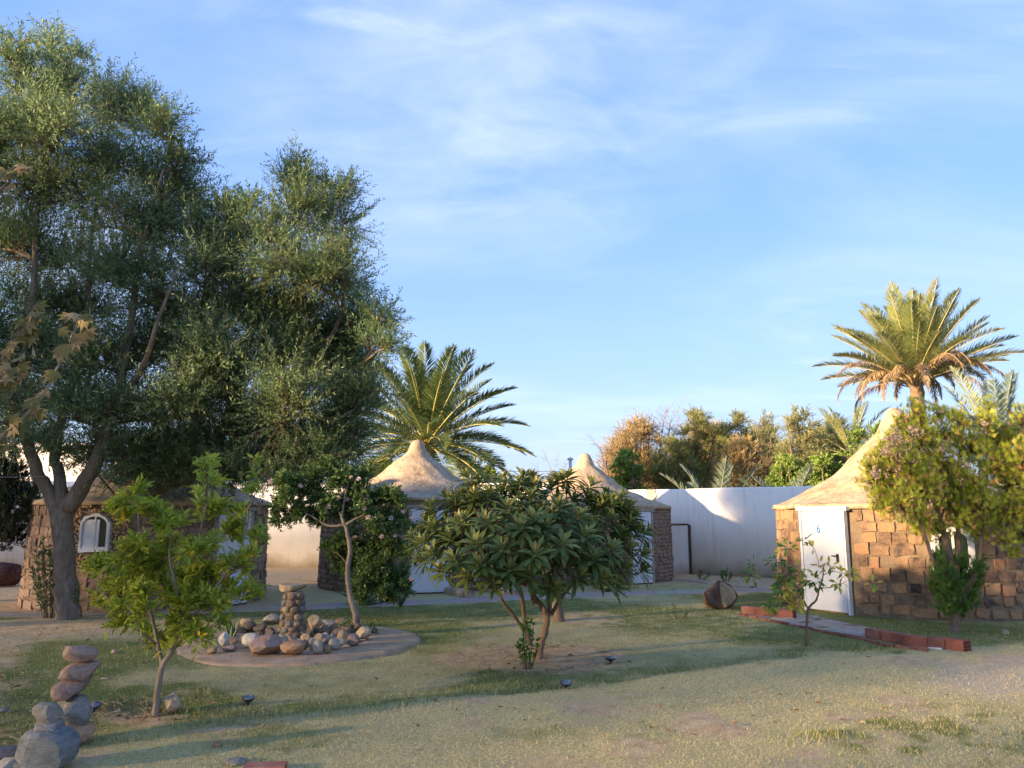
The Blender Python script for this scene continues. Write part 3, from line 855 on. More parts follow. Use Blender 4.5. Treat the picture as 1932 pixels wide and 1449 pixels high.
# ---- two balanced stacks of stones at the left
def px2m(w, Y): return w * Y / F
def stack(Yd, items):
    """items bottom up: (px, w_px, top_py, bottom_py, depth, colour, label, kwargs)"""
    for i, (px, wpx, tp, bp, dep, col_, lab, kw) in enumerate(items):
        a = at(px, tp, Yd); b = at(px, bp, Yd)
        kw = dict(kw); rot = kw.pop('rot', (0, 0, 0)); seed = kw.pop('seed', 100 + i)
        z0 = b.z if i else None
        sz = (px2m(wpx, Yd), dep, (a.z - b.z) * 1.04 + (.03 if i == 0 else 0.008))
        rock('stacked_stone', (a.x, Yd), sz, col_, seed, lab, 'stone', rot=rot, z0=(z0 - .006) if z0 is not None else gzf(a.x, Yd) - .04, group='stones balanced in two stacks', **kw)
YB = G(140, 1400).y
stack(YB, [(140, 80, 1360, 1405, .26, 'orange', 'rounded orange pink stone at the foot of the tall stack', dict(seed=21, cuts=9, rough=.05, boxy=.35)),
           (142, 66, 1312, 1366, .2, 'grey', 'grey blocky stone second from the foot of the tall stack', dict(seed=22, cuts=12, boxy=.8)),
           (139, 66, 1277, 1318, .2, 'mauve', 'tilted mauve stone in the middle of the tall stack', dict(seed=33, cuts=12, rot=(0, -.28, 0), boxy=.55)),
           (148, 76, 1243, 1284, .2, 'pink', 'wedge shaped pinkish stone second from the top of the tall stack', dict(seed=24, cuts=16, rot=(0, -.16, 0), boxy=.3)),
           (150, 70, 1213, 1248, .19, 'pink', 'flattish pinkish grey stone on top of the tall stack', dict(seed=28, cuts=14, rot=(0, .1, 0), boxy=.2))])
YA = G(88, 1449).y
stack(YA, [(88, 106, 1372, 1452, .32, 'blue', 'large rounded blue grey boulder under the short stack', dict(seed=46, cuts=5, rough=.05, rot=(0, -.2, 0), boxy=.2)),
           (92, 46, 1354, 1380, .17, 'grey', 'thin striped grey slab in the middle of the short stack', dict(seed=42, cuts=8, boxy=.9, rot=(0, .08, 0))),
           (97, 56, 1322, 1359, .18, 'grey', 'pointed grey stone on top of the short stack', dict(seed=47, cuts=16))])
for px, py, s, col_, sd, lab in ((8, 1432, (.22, .2, .09), 'mauve', 51, 'flat mauve rock lying left of the blue grey boulder'),
                                 (20, 1448, (.26, .2, .07), 'pale', 52, 'flat pale rock at the edge of the leaf litter by the boulder'),
                                 (36, 1452, (.12, .1, .06), 'grey', 53, 'small pale grey rock touching the blue grey boulder'),
                                 (325, 1346, (.19, .15, .17), 'cream', 54, 'cream coloured knobbly rock beside the citrus trunk'),
                                 (216, 1231, (.09, .07, .05), 'tan', 55, 'small tan rock on the lawn behind the citrus tree'),
                                 (198, 1281, (.10, .06, .03), 'tan', 56, 'thin tan chip on the lawn right of the tall stack'),
                                 (410, 1408, (.08, .06, .045), 'red', 57, 'small red brick fragment on the lawn'),
                                 (440, 1442, (.17, .11, .05), 'grey', 58, 'flat grey stone next to the red brick'),
                                 (1541, 1169, (.17, .12, .085), 'pale', 59, 'smooth pale stone at the foot of door 6', ),
                                 (1897, 1197, (.10, .09, .08), 'tan', 60, 'round tan stone on the grass before the stone hut'),
                                 (4, 1345, (.10, .08, .05), 'grey', 61, 'grey stone among the dead leaves'),
                                 (222, 1335 + 8, (.06, .05, .035), 'white', 62, 'small whitish stone among twigs by the citrus')):
    kw = dict(cuts=18, rough=.13, boxy=.3) if sd == 54 else {}
    rock('rock', G(px, py), s, col_, sd, lab, rot=(0, .25 if sd == 54 else 0, sd * 1.3), **kw)
# ---- split chunk of trunk / boulder by the path
M_BARKW = mat_bark('rough_bark', (.07, .045, .03), (.15, .09, .06), (.23, .15, .10))
M_SPLIT = mat_mottled('split_wood', [(.3, (.30, .22, .13)), (.6, (.46, .36, .235))], scale=9, bstr=.6)
p = G(1360, 1147)
root = thing('wood_chunk', (p.x, p.y, gzf(p.x, p.y)), 'squat brown chunk of tree trunk with a pale split face', 'wood')
me = rock_mesh((.56, .46, .50), 75, cuts=9, rough=.07, boxy=.6); me.transform(Matrix.Rotation(.22, 4, 'Y'))
obj('bark', me, M_BARKW, root, (p.x, p.y, p.z + .215))
me = rock_mesh((.27, .14, .44), 72, cuts=9, rough=.05, boxy=.7); me.transform(Matrix.Rotation(-.30, 4, 'Y'))
obj('split_face', me, M_SPLIT, root, (p.x + .055, p.y - .20, p.z + .27))
# ---- log at the far left
p = G(6, 1108)
root = thing('log', (p.x, p.y, 0), 'thick reddish brown log lying by the white wall', 'log')
T = Tubes(); c0 = np.array([p.x - .9, p.y + .2, .27])
T.add([c0, c0 + [.3, -.02, 0], c0 + [.7, -.08, 0], c0 + [1.08, -.12, 0]], [.26, .27, .27, .25], 14, .1)
M_LOG = mat_bark('red_bark', (.06, .03, .022), (.13, .06, .045), (.20, .10, .075), (3, 14, 14))
obj('bark', T.mesh('bark'), M_LOG, root)
T = Tubes(); T.add([c0 + [1.081, -.12, 0], c0 + [1.09, -.121, 0]], [.235, .235], 14, .1)
obj('sawn_end', T.mesh('sawn_end'), M_LOG, root)

# ---- pond with stone pillar
AC = Vector((-2.72, 10.10, 0)); AR = 1.52
m, t = new_mat('pond_apron')
P_ = wpos(t); f = noise(t, 3, 6, .65, P_); f2 = noise(t, 30, 6, .7, P_)
c = ramp(t, f, [(.3, (.32, .215, .13)), (.5, (.44, .31, .195)), (.72, (.52, .385, .255))])
c = mixc(t, 1.0, c, ramp(t, f2, [(.3, (.75,) * 3), (.6, (1, 1, 1))]), 'MULTIPLY')
finish(t, c, .95, f2, .6, .01, .1)
V, pl = lathe([(AR * 1.03, -.06), (AR * 1.0, .012), (AR * .97, .026), (AR * .8, .034), (AR * .66, .045), (AR * .60, .04), (AR * .58, .02), (AR * .3, .015), (0, .015)], 120, 21, .16, .03)
tag(obj('pond_apron', mesh_np('pond_apron', V, pl, smooth=True), m, None, AC), 'round pinkish plaster apron around the little rock pond', 'pond edge')
def ap(px, py, z):      # point at height z seen at px, py
    d = ray(px, py); return Vector((0, 0, CAMZ)) + d * ((z - CAMZ) / d.z)
LAB = {'grey': 'rounded grey cobble of the pond', 'pale': 'pale grey cobble of the pond', 'tan': 'tan cobble of the pond', 'brown': 'brown rock of the pond',
       'dark': 'dark rock inside the pond', 'white': 'white quartz rock of the pond', 'pink': 'flat pinkish rock on the pond apron', 'red': 'reddish brown rock of the pond',
       'orange': 'flat orange rock of the pond', 'mauve': 'purplish angular rock of the pond', 'cream': 'cream rock of the pond'}
prow = [  # px, base py, w px, h px, colour
    (505, 1234, 62, 28, 'pink'), (553, 1235, 46, 22, 'orange'), (472, 1219, 32, 20, 'white'), (421, 1221, 20, 24, 'white'), (478, 1230, 18, 16, 'tan'), (524, 1232, 14, 16, 'tan'),
    (535, 1219, 17, 18, 'tan'), (548, 1214, 26, 12, 'orange'), (563, 1218, 9, 11, 'pale'), (577, 1213, 20, 17, 'tan'), (574, 1226, 14, 16, 'brown'), (588, 1228, 17, 21, 'pale'), (599, 1233, 20, 20, 'pale'),
    (601, 1214, 17, 16, 'tan'), (615, 1212, 17, 16, 'pale'), (614, 1222, 13, 16, 'grey'), (617, 1232, 16, 14, 'brown'), (631, 1226, 20, 20, 'pale'), (628, 1208, 13, 12, 'grey'), (643, 1221, 17, 14, 'pale'),
    (644, 1212, 20, 20, 'tan'), (668, 1218, 25, 19, 'mauve'), (686, 1206, 30, 20, 'cream'),
    (512, 1178, 30, 18, 'pale'), (569, 1188, 20, 22, 'red'), (592, 1192, 27, 27, 'tan'), (620, 1184, 28, 15, 'pale'), (645, 1183, 28, 15, 'brown'), (612, 1202, 22, 20, 'brown'), (630, 1201, 14, 22, 'brown'), (590, 1203, 26, 14, 'brown'),
    (569, 1207, 14, 16, 'brown'), (465, 1182, 24, 14, 'tan'), (448, 1192, 22, 12, 'tan'), (476, 1197, 24, 16, 'dark'), (495, 1199, 18, 20, 'dark'), (452, 1200, 18, 15, 'dark'), (510, 1207, 20, 18, 'dark'), (487, 1206, 22, 12, 'dark'), (462, 1208, 20, 12, 'dark'),
    (440, 1215, 16, 12, 'brown'), (433, 1228, 26, 10, 'pink'), (400, 1232, 20, 10, 'brown'), (530, 1176, 16, 14, 'brown'), (655, 1196, 24, 16, 'brown'), (672, 1190, 18, 14, 'brown')]
for i, (px, py, wp, hp, col_) in enumerate(prow):
    q = ap(px, py, .05); s = q.y / F
    zb = .04
    if py < 1205 and 440 < px < 660: zb = .0
    q = ap(px, py, zb + .005)
    lab = LAB[col_] + (', on the citrus side of the pillar' if px < 527 else ', directly before the pillar' if px < 566 else ', between the pillar and the rose trunk' if px < 640 else ', next to the rose trunk') + (' at the back' if py < 1200 else '')
    rock('pond_rock', (q.x, q.y), (wp * s * 1.06, max(wp, hp) * s * .9, hp * s * 1.2), col_, 200 + i, lab, rot=(0, 0, random.uniform(-.3, .3)), z0=zb, group='rocks round the pond', sub=2, cuts=5, rough=.05, boxy=.25)
# second layer of dark rocks so that the pond side reads as built up
for i, (px, py, wp, hp, col_) in enumerate(((470, 1180, 26, 16, 'dark'), (490, 1184, 24, 15, 'dark'), (508, 1190, 18, 16, 'dark'), (600, 1188, 20, 12, 'dark'), (640, 1190, 24, 14, 'dark'))):
    q = ap(px, py + 9, .07); s = q.y / F
    rock('pond_rock', (q.x, q.y), (wp * s, wp * s * .8, hp * s), col_, 290 + i, LAB[col_] + ', lying on other dark rocks', z0=.07, group='rocks round the pond', sub=2, cuts=5)
# pillar of mortared stones with a flat cap stone
pb = ap(546, 1207, .05); PY = pb.y + .12
zt = at(548, 1118, PY).z; zc_ = at(548, 1102, PY).z
root = thing('stone_pillar', (pb.x, PY, .02), 'short pillar of mortared rounded stones standing in the pond', 'pillar')
def prad(z): return .20 - .085 * (z / zt)
V, pl = lathe([(.17, -.02), (.15, zt * .3), (.115, zt * .6), (.10, zt - .012), (.0, zt - .01)], 20, 4, .1)
obj('core', mesh_np('core', V, pl), M_MORT, root, world=False)
rs = random.Random(9)
PM = []
for k, col_ in enumerate(('brown', 'brown', 'tan', 'brown', 'brown', 'grey')):
    me = rock_mesh((1, 1, 1), 400 + k, sub=2, cuts=4, rough=.04, boxy=.3); me.materials.append(RM[col_]); PM.append(me)
z = .03
while z < zt - .04:
    h = rs.uniform(.075, .105); r0 = prad(z + h / 2); n = max(5, int(2 * math.pi * r0 / rs.uniform(.10, .13)))
    o0 = rs.uniform(0, 6.28)
    for k in range(n):
        a = o0 + 2 * math.pi * k / n
        o = obj('stone', PM[rs.randrange(6)], None, root, world=False)
        o.location = (r0 * .80 * math.cos(a), r0 * .80 * math.sin(a), min(z + h / 2 + rs.uniform(-.012, .012), zt - .05))
        o.rotation_euler = (rs.uniform(-.2, .2), rs.uniform(-.2, .2), a)
        o.scale = (.085, 2 * math.pi * r0 * .80 / n * 1.02, h * 1.06)
    z += h * .92
me = rock_mesh((px2m(50, PY), .24, zc_ - zt), 77, sub=3, cuts=5, boxy=.75, rough=.03)
tag(obj('cap_stone', me, RM['tan'], None, (at(551, 1110, PY).x, PY, (zc_ + zt) / 2 + .012)), 'flat tan slab lying on top of the stone pillar', 'stone')

# ---- hollow clay bricks
M_BRICK = mat_mottled('clay_brick', [(.3, (.24, .09, .062)), (.55, (.33, .135, .095)), (.75, (.41, .20, .145))], scale=6, bscale=40, bstr=.4, bdist=.006, rnd=.25, fine=.2)
def hollow_brick(L, Wd, H):
    bm = bmesh.new(); th = .012
    zs = np.linspace(0, H - th, 4); xs = np.linspace(-Wd / 2, Wd / 2 - th, 4)
    for z in zs: bm_box(bm, (0, 0, z + th / 2), (L, Wd, th))
    for a, b in zip(zs[:-1], zs[1:]):
        for x in xs: bm_box(bm, (0, x + th / 2, (a + th + b) / 2), (L, th, b - a - th))
    return bm_mesh('hollow_brick', bm)
HB = hollow_brick(.222, .14, .135); HB.materials.append(M_BRICK)
ORD = ['first', 'second', 'third', 'fourth', 'fifth', 'sixth', 'seventh', 'eighth', 'ninth', 'tenth', 'eleventh', 'twelfth', 'thirteenth', 'fourteenth', 'fifteenth', 'sixteenth', 'seventeenth', 'eighteenth']
def brick_row(a, b, n, label, lift=0.0):
    a = Vector(a); b = Vector(b); dv = (b - a); ang_ = math.atan2(dv.y, dv.x)
    for k in range(n):
        q = a + dv * ((k + .5) / n)
        o = obj('hollow_brick', HB, None, None, (q.x + random.uniform(-.008, .008), q.y + random.uniform(-.008, .008), gzf(q.x, q.y) - .012))
        o.scale = (dv.length / n / .222 * .985, 1, 1)
        o.rotation_euler = (0, random.uniform(-.02, .02), ang_ + random.uniform(-.03, .03))
        tag(o, label % ORD[k], 'brick', 'rows of red hollow bricks')
brick_row(G(1640, 1203), G(1826, 1229), 6, 'red hollow brick, %s from the paving in the row before the bushy conifer')
brick_row(G(1402, 1158), G(1500, 1167), 4, 'red hollow brick, %s from the wood chunk in the row behind the sapling')
p = G(500, 1458)
o = obj('brick', hollow_brick(.25, .11, .10), M_BRICK, None, (p.x, p.y, gzf(p.x, p.y) - .05)); o.rotation_euler = (0, 0, .1)
tag(o, 'single red brick sunk in the dry grass', 'brick')
# flush brick edging of the paving
E0, E1 = G(1395, 1160), G(1752, 1230)
bm = bmesh.new(); bm_box(bm, (0, 0, 0), (.23, .05, .10)); bmesh.ops.bevel(bm, geom=bm.edges[:], offset=.005, segments=1, affect='EDGES')
EB = bm_mesh('edging_brick', bm); EB.materials.append(M_BRICK)
dv = E1 - E0; n = int(dv.length / .236)
for k in range(n):
    q = E0 + dv * ((k + .5) / n)
    o = obj('edging_brick', EB, None, None, (q.x, q.y, gzf(q.x, q.y) - .018 + random.uniform(-.006, .006)))
    o.rotation_euler = (0, random.uniform(-.03, .03), math.atan2(dv.y, dv.x) + random.uniform(-.03, .03))
    tag(o, 'thin red edging brick along the paving, %s from the wood chunk end' % ORD[k], 'brick', 'edging bricks')
# flagstones at door 6
pav = [G(1405, 1160), G(1520, 1160), G(1640, 1184), G(1640, 1204), G(1560, 1190)]
bm = bmesh.new(); bm.faces.new([bm.verts.new((q.x, q.y, gzf(q.x, q.y) + .004)) for q in pav])
PV = tag(obj('paving', bm_mesh('paving', bm), M_PATH), kind='structure')
for k in range(16):
    u = rng.random(); v = rng.random()
    a_ = pav[0].lerp(pav[3], u); b_ = pav[1].lerp(pav[2], u); q = a_.lerp(b_, v * .9 + .05)
    me = rock_mesh((random.uniform(.16, .28), random.uniform(.14, .22), .05), 500 + k, sub=2, cuts=5, boxy=.6, rough=.02)
    o = obj('flagstone', me, RM['pale' if k % 3 else 'brown'], PV); o.location = (q.x, q.y, gzf(q.x, q.y) - .004); o.rotation_euler = (0, 0, random.uniform(0, 3))
# white stick
T = Tubes(); a_, b_ = G(1738, 1221), G(1776, 1226)
T.add([(a_.x, a_.y, a_.z + .012), ((a_.x + b_.x) / 2, (a_.y + b_.y) / 2, a_.z + .02), (b_.x, b_.y, b_.z + .012)], [.011, .012, .011], 7)
tag(obj('stick', T.mesh('stick'), M_WHITE), 'short white stick lying beside the red brick row', 'stick')

# ---- low clay kerbs flanking the way to hut 4
M_KERB = mat_mottled('clay_kerb', [(.3, (.40, .29, .19)), (.55, (.52, .40, .28)), (.75, (.60, .49, .37))], scale=4, bscale=26, bstr=.6, bdist=.015)
def kerb(pts, wpx, h0, h1, label):
    C = spline([list(G(*q)) for q in pts], 24)
    T = unit(np.gradient(C[:, :2], axis=0)); Nn = np.stack([-T[:, 1], T[:, 0]], -1)
    sec = [(-.5, -.05), (-.5, .6), (-.36, .9), (0, 1.0), (.36, .9), (.5, .6), (.5, -.05)]
    hh = np.linspace(h0, h1, 24) * (1 + .2 * (vnoise(np.arange(24) * .4, np.zeros(24), 3) - .5))
    V = np.stack([np.concatenate([C[:, :2] + Nn * wpx * s[0], (gz(C[:, 0], C[:, 1]) + hh * s[1])[:, None]], 1) for s in sec], 1)
    n = 24; i = np.arange(n * 7).reshape(n, 7)
    Q = np.stack([i[:-1, :-1], i[:-1, 1:], i[1:, 1:], i[1:, :-1]], -1).reshape(-1, 4)
    return tag(obj('clay_kerb', mesh_np('clay_kerb', V.reshape(-1, 3), [Q, np.array([i[0], i[-1][::-1]])], smooth=True), M_KERB), label, 'kerb')
kerb([(760, 1102), (800, 1110), (840, 1118), (886, 1128)], .22, .16, .14, 'low tan clay kerb between the rose bush and door 4')
kerb([(842, 1097), (880, 1108), (930, 1117), (974, 1123)], .22, .26, .10, 'low tan clay kerb running from door 4 behind the glossy leaved tree')
kerb([(1235, 1094), (1290, 1096), (1350, 1103), (1420, 1110)], .16, .06, .05, 'low clay edging along the soil by the white wall')

# ---- garden spot lights on short spikes
M_LENS, t = new_mat('lamp_lens'); finish(t, (.16, .17, .18), .2, spec=.5)
M_BLK = mat_plain('black_plastic', (.025, .025, .028), .5)
for px, py, sz, tilt, lab in ((468, 1329, 1.0, .3, 'small round garden spotlight on the lawn right of the citrus tree'), (1068, 1299, .9, .5, 'small round garden spotlight with shiny lens before the soil ring'),
                         (1152, 1251, 1.0, .25, 'small round garden spotlight at the edge of the soil ring'), (177, 1343, 1.0, .5, 'small round garden spotlight tucked behind the tall stone stack')):
    p = G(px, py)
    root = thing('garden_spotlight', (p.x, p.y, p.z), lab, 'garden light', 'spotlights on the lawn')
    T = Tubes(); T.add([(0, 0, -.03), (0, 0, .0), (0, 0, .035)], [.006, .01, .012], 8); obj('spike', T.mesh('spike'), M_BLK, root, world=False)
    V, pl = lathe([(0.0, -.02), (.03, -.018), (.052, .0), (.055, .012), (.05, .014), (.0, .0125)], 20, 1, 0)
    hd_ = obj('head', mesh_np('head', V, pl, smooth=True), M_BLK, root, world=False); hd_.location = (0, 0, .045); hd_.rotation_euler = (tilt * .6, tilt * .2, 0)
    V, pl = lathe([(.048, .012), (.046, .018), (.0, .021)], 20, 1, 0)
    obj('lens', mesh_np('lens', V, pl, smooth=True), M_LENS, hd_, world=False)

# ================================================================== trees and plants of the garden
M_BARK = mat_bark('grey_brown_bark', (.12, .09, .065), (.22, .17, .125), (.32, .26, .20))
M_BARK2 = mat_bark('smooth_grey_bark', (.17, .135, .10), (.27, .225, .175), (.36, .31, .25), (10, 10, 4), .4)
M_BARKR = mat_bark('reddish_bark', (.13, .085, .055), (.24, .16, .11), (.34, .25, .18))
M_TWIG = mat_plain('twig', (.17, .125, .08), .9, .1)
L_OLIVE = mat_leaf('willowy_leaf', [(.0, (0.0701, 0.128, 0.0478)), (.35, (0.133, 0.217, 0.0845)), (.7, (0.226, 0.327, 0.143)), (.93, (0.407, 0.512, 0.268)), (1.0, (0.588, 0.56, 0.162))], .45)
L_CITR = mat_leaf('citrus_leaf', [(.0, (0.124, 0.198, 0.0243)), (.4, (0.261, 0.348, 0.0426)), (.8, (0.447, 0.5, 0.0729)), (.93, (0.596, 0.581, 0.0972)), (.955, (0.782, 0.557, 0.0365)), (1.0, (0.782, 0.488, 0.0365))], .5, .4, .3)
L_SAPL = mat_leaf('sapling_leaf', [(.0, (0.075, 0.15, 0.025)), (.45, (0.163, 0.275, 0.0375)), (.62, (0.375, 0.425, 0.0625)), (.75, (0.75, 0.562, 0.0625)), (1.0, (0.85, 0.575, 0.075))], .35, .4, .35)
L_LOQ = mat_leaf('loquat_leaf', [(.0, (0.0536, 0.0861, 0.0235)), (.40, (0.101, 0.149, 0.0392)), (.70, (0.19, 0.23, 0.0637)), (.90, (0.357, 0.333, 0.098)), (1.0, (0.5, 0.298, 0.0882))], .20, .45, .25)
L_ROSE = mat_leaf('rose_leaf', [(.0, (0.0567, 0.104, 0.034)), (.5, (0.113, 0.198, 0.0567)), (.9, (0.227, 0.302, 0.0945)), (1.0, (0.416, 0.378, 0.113))], .25, .42, .35)
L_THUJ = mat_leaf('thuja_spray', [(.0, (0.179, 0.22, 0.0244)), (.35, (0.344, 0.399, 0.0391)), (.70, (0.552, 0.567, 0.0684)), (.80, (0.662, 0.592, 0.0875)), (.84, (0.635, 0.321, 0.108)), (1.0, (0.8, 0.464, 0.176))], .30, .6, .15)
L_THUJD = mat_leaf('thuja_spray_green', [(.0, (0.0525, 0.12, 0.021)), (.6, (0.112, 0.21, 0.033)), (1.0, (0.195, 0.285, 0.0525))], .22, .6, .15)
L_CONI = mat_leaf('dark_conifer_spray', [(.0, (.012, .022, .012)), (.6, (.028, .045, .022)), (1.0, (.05, .065, .03))], .12, .6, .15)
L_PLANE = mat_leaf('plane_leaf', [(.0, (0.108, 0.12, 0.036)), (.45, (0.204, 0.186, 0.06)), (.75, (0.36, 0.264, 0.12)), (1.0, (0.48, 0.324, 0.18))], .35, .5, .25)
L_AGAVE = mat_leaf('agave_leaf', [(.0, (0.06, 0.102, 0.042)), (.6, (0.108, 0.168, 0.072)), (1.0, (0.24, 0.264, 0.108))], .1, .45, .4)
L_WEED = mat_leaf('weed_leaf', [(.0, (0.078, 0.125, 0.0468)), (.6, (0.156, 0.234, 0.0858)), (1.0, (0.312, 0.343, 0.156))], .3)
L_BRIGHT = mat_leaf('bright_leaf', [(.0, (.05, .14, .012)), (.6, (.11, .26, .02)), (1.0, (.20, .36, .04))], .35, .45, .3)
L_DEAD = mat_leaf('dead_leaf', [(.0, (.16, .085, .045)), (.5, (.28, .16, .085)), (1.0, (.44, .30, .17))], .2, .7, .1)

def ctr(px, py, Y, r):
    p = np.array(at(px, py, Y)); return p, r * Y / F
def twig_leaves(S, D, Ln, per, L, W, spread=.75, up=.15, tip=.15, jit=.3):
    """leaves set along twigs: S start, D direction, Ln length"""
    n = len(S)
    k = np.arange(per)
    t = (k + .5) / per * (1 - tip) + tip
    P = S[:, None] + D[:, None] * (Ln[:, None, None] * t[None, :, None])
    rd = rdir(n * per).reshape(n, per, 3)
    perp = unit(rd - (rd * D[:, None]).sum(-1, keepdims=True) * D[:, None])
    LD = unit(D[:, None] * (1 - spread * .5) + perp * spread + np.array([0, 0, up]) + rdir(n * per).reshape(n, per, 3) * jit * .4)
    NN = unit(D[:, None] * -.4 + rdir(n * per).reshape(n, per, 3) * .8 + np.array([0, 0, .9]))
    m = n * per
    LL = L * rng.uniform(.65, 1.2, m); WW = W * rng.uniform(.75, 1.2, m)
    return P.reshape(-1, 3), LD.reshape(-1, 3), NN.reshape(-1, 3), LL, WW
def crown(clumps, nodes, T, twigs_per_m2, per, sub=7, tl=(.25, .5), up=.35, br=.02, tw=.003, nodes_r=None, shell=.55, tubeT=None):
    """clumps: list of (centre, radius). Branches run from the nearest limb node to each clump, sub-branches spread in it, twigs radiate."""
    SS, DD, LN, CV = [], [], [], []
    nodes = np.asarray(nodes)
    for c, r in clumps:
        if np.isscalar(r): r = np.array([r, r, r])
        d = np.linalg.norm(nodes - c, axis=1) + np.maximum(0, nodes[:, 2] - c[2] + .12) * 1.5
        a = nodes[d.argmin()]
        L = np.linalg.norm(c - a)
        mid = (a + c) / 2 + rng.normal(size=3) * L * .06 + np.array([0, 0, .03 * L])
        pts = spline([a, mid, c], max(4, int(L / .18) + 3))
        r0 = min(br * (0.4 + .6 * r.max()), .035)
        T.add(pts, np.linspace(r0, r0 * .5, len(pts)), 6)
        area = np.pi * (r.prod() ** (2 / 3))
        k = max(3, int(sub * (r.max() / .6) ** 1.2))
        nt_ = int(twigs_per_m2 * area)
        dirs = rdir(k); dirs[:, 2] = dirs[:, 2] * .8 + .12
        sc_ = c + dirs * r * rng.uniform(.25, shell + .12, (k, 1))
        s0 = pts[np.minimum(len(pts) - 1, rng.integers(max(1, len(pts) // 2), len(pts), k))]
        for p0, p1 in zip(s0, sc_):
            T.add(spline([p0, (p0 + p1) / 2 + rng.normal(size=3) * .04, p1], 5), np.linspace(r0 * .5, max(tw, r0 * .22), 5), 5)
        which = rng.integers(0, k, nt_)
        st = sc_[which] + (s0[which] - sc_[which]) * (rng.random((nt_, 1)) ** 2) * .7
        out = unit(sc_[which] - c)
        D = unit(rdir(nt_) * .9 + out * .55 + np.array([0, 0, up]))
        Ln = rng.uniform(tl[0], tl[1], nt_) * min(1.35, max(.6, r.max() / .55))
        SS.append(st); DD.append(D); LN.append(Ln); CV.append(np.full(nt_, rng.random()))
    S = np.concatenate(SS); D = np.concatenate(DD); Ln = np.concatenate(LN); cv = np.concatenate(CV)
    T2 = tubeT or T
    T2.many(S, S + D * Ln[:, None], tw, tw * .35)
    return S, D, Ln, np.repeat(cv, per)

# ---------------- two tall willowy trees on the left
def tree_limbs(T, specs, nodes):
    for pts, r in specs:
        P = spline([list(at(*q)) for q in pts], max(8, len(pts) * 5))
        P[1:-1] += rng.normal(size=(len(P) - 2, 3)) * np.minimum(.012, .10 * np.interp(np.linspace(0, 1, len(P)), np.linspace(0, 1, len(r)), r))[1:-1, None]
        T.add(P, np.interp(np.linspace(0, 1, len(P)), np.linspace(0, 1, len(r)), r), 12, .06)
        nodes.extend(P[2:].tolist())
def big_tree(name, label, basepx, Y0, limbs, clumps, dens, per, Ll, Wl, seed, matl, barkm, spread=.75):
    global rng
    rng = np.random.default_rng(seed)
    b = G(*basepx)
    root = thing(name, (b.x, b.y, gzf(b.x, b.y)), label, 'tree', 'tall willowy trees')
    T = Tubes(); nodes = []
    tree_limbs(T, limbs, nodes)
    obj('trunk', T.mesh('trunk'), barkm, root)
    T2 = Tubes(); T3 = Tubes()
    cl = []
    for (px, py, r) in clumps:
        Y = Y0 + rng.uniform(-1.1, 1.1) * min(1.0, 1.4 - r / 200.)
        c, rr = ctr(px, py, Y, r)
        cl.append((c, np.array([rr, rr * 1.15, rr])))
    S, D, Ln, cv = crown(cl, nodes, T2, dens, per, sub=8, tl=(.35, .80), up=.5, br=.035, tw=.0035, tubeT=T3)
    obj('branches', T2.mesh('branches'), barkm, root)['kind'] = 'stuff'
    obj('twigs', T3.mesh('twigs', False), M_TWIG, root)
    P, LD, NN, LL, WW = twig_leaves(S, D, Ln, per, Ll, Wl, spread, .2)
    v = np.clip(cv * .35 + rng.random(len(P)) * .6, 0, 1)
    v[rng.random(len(P)) > .985] = 1.0
    obj('foliage', leaf_mesh('foliage', P, LD, NN, LL, WW, T_RHOMB, v), matl, root)['kind'] = 'stuff'
    return root
YT = G(125, 1168).y
TREE1 = big_tree('willowy_tree', 'tall willowy tree whose trunk forks into three limbs', (125, 1168), YT + .2,
    [([(128, 1174, YT), (124, 1100, YT), (119, 1020, YT), (118, 955, YT)], [.19, .155, .15, .165]),
     ([(112, 975, YT), (92, 930, YT), (66, 880, YT - .1), (45, 800, YT - .2), (40, 690, YT - .2), (62, 560, YT), (70, 400, YT), (95, 200, YT + .1), (95, 90, YT)], [.12, .10, .09, .075, .065, .05, .035, .02, .006]),
     ([(118, 965, YT), (112, 900, YT + .1), (105, 850, YT + .3), (125, 760, YT + .5), (160, 640, YT + .6), (170, 480, YT + .6), (190, 330, YT + .5), (215, 200, YT + .4)], [.11, .085, .075, .065, .05, .035, .022, .007]),
     ([(128, 960, YT), (160, 910, YT - .1), (185, 860, YT - .2), (215, 770, YT - .3), (240, 650, YT - .3), (262, 500, YT - .3), (290, 380, YT - .2), (330, 260, YT - .2)], [.14, .115, .10, .08, .06, .04, .022, .007]),
     ([(215, 770, YT - .3), (270, 690, YT - .6), (300, 600, YT - .8), (340, 500, YT - .8)], [.06, .045, .03, .012]),
     ([(45, 800, YT - .2), (10, 720, YT - .7), (-40, 600, YT - .9), (-70, 450, YT - .9)], [.06, .05, .035, .012])],
    [(30, 130, 55), (95, 105, 42), (60, 190, 75), (135, 170, 60), (10, 250, 80), (110, 260, 85), (190, 225, 70), (250, 230, 55), (300, 255, 55), (335, 315, 48), (365, 300, 22), (220, 310, 85), (300, 360, 70), (40, 350, 85), (140, 370, 80), (350, 390, 50),
     (220, 430, 80), (310, 450, 75), (30, 470, 80), (120, 490, 70), (220, 540, 80), (310, 560, 85), (60, 590, 75), (150, 610, 80), (20, 690, 80), (100, 700, 80), (200, 690, 85), (290, 680, 80), (60, 790, 75), (150, 790, 75), (230, 790, 75), (20, 840, 50), (90, 840, 45), (190, 845, 40), (290, 790, 60),
     (-50, 300, 90), (-70, 480, 90), (-60, 640, 90), (-50, 780, 80), (165, 120, 22), (95, 70, 18), (35, 80, 18), (270, 200, 25)],
    220, 16, .085, .0185, 21, L_OLIVE, M_BARK)
YT2 = G(165, 1160).y + .5
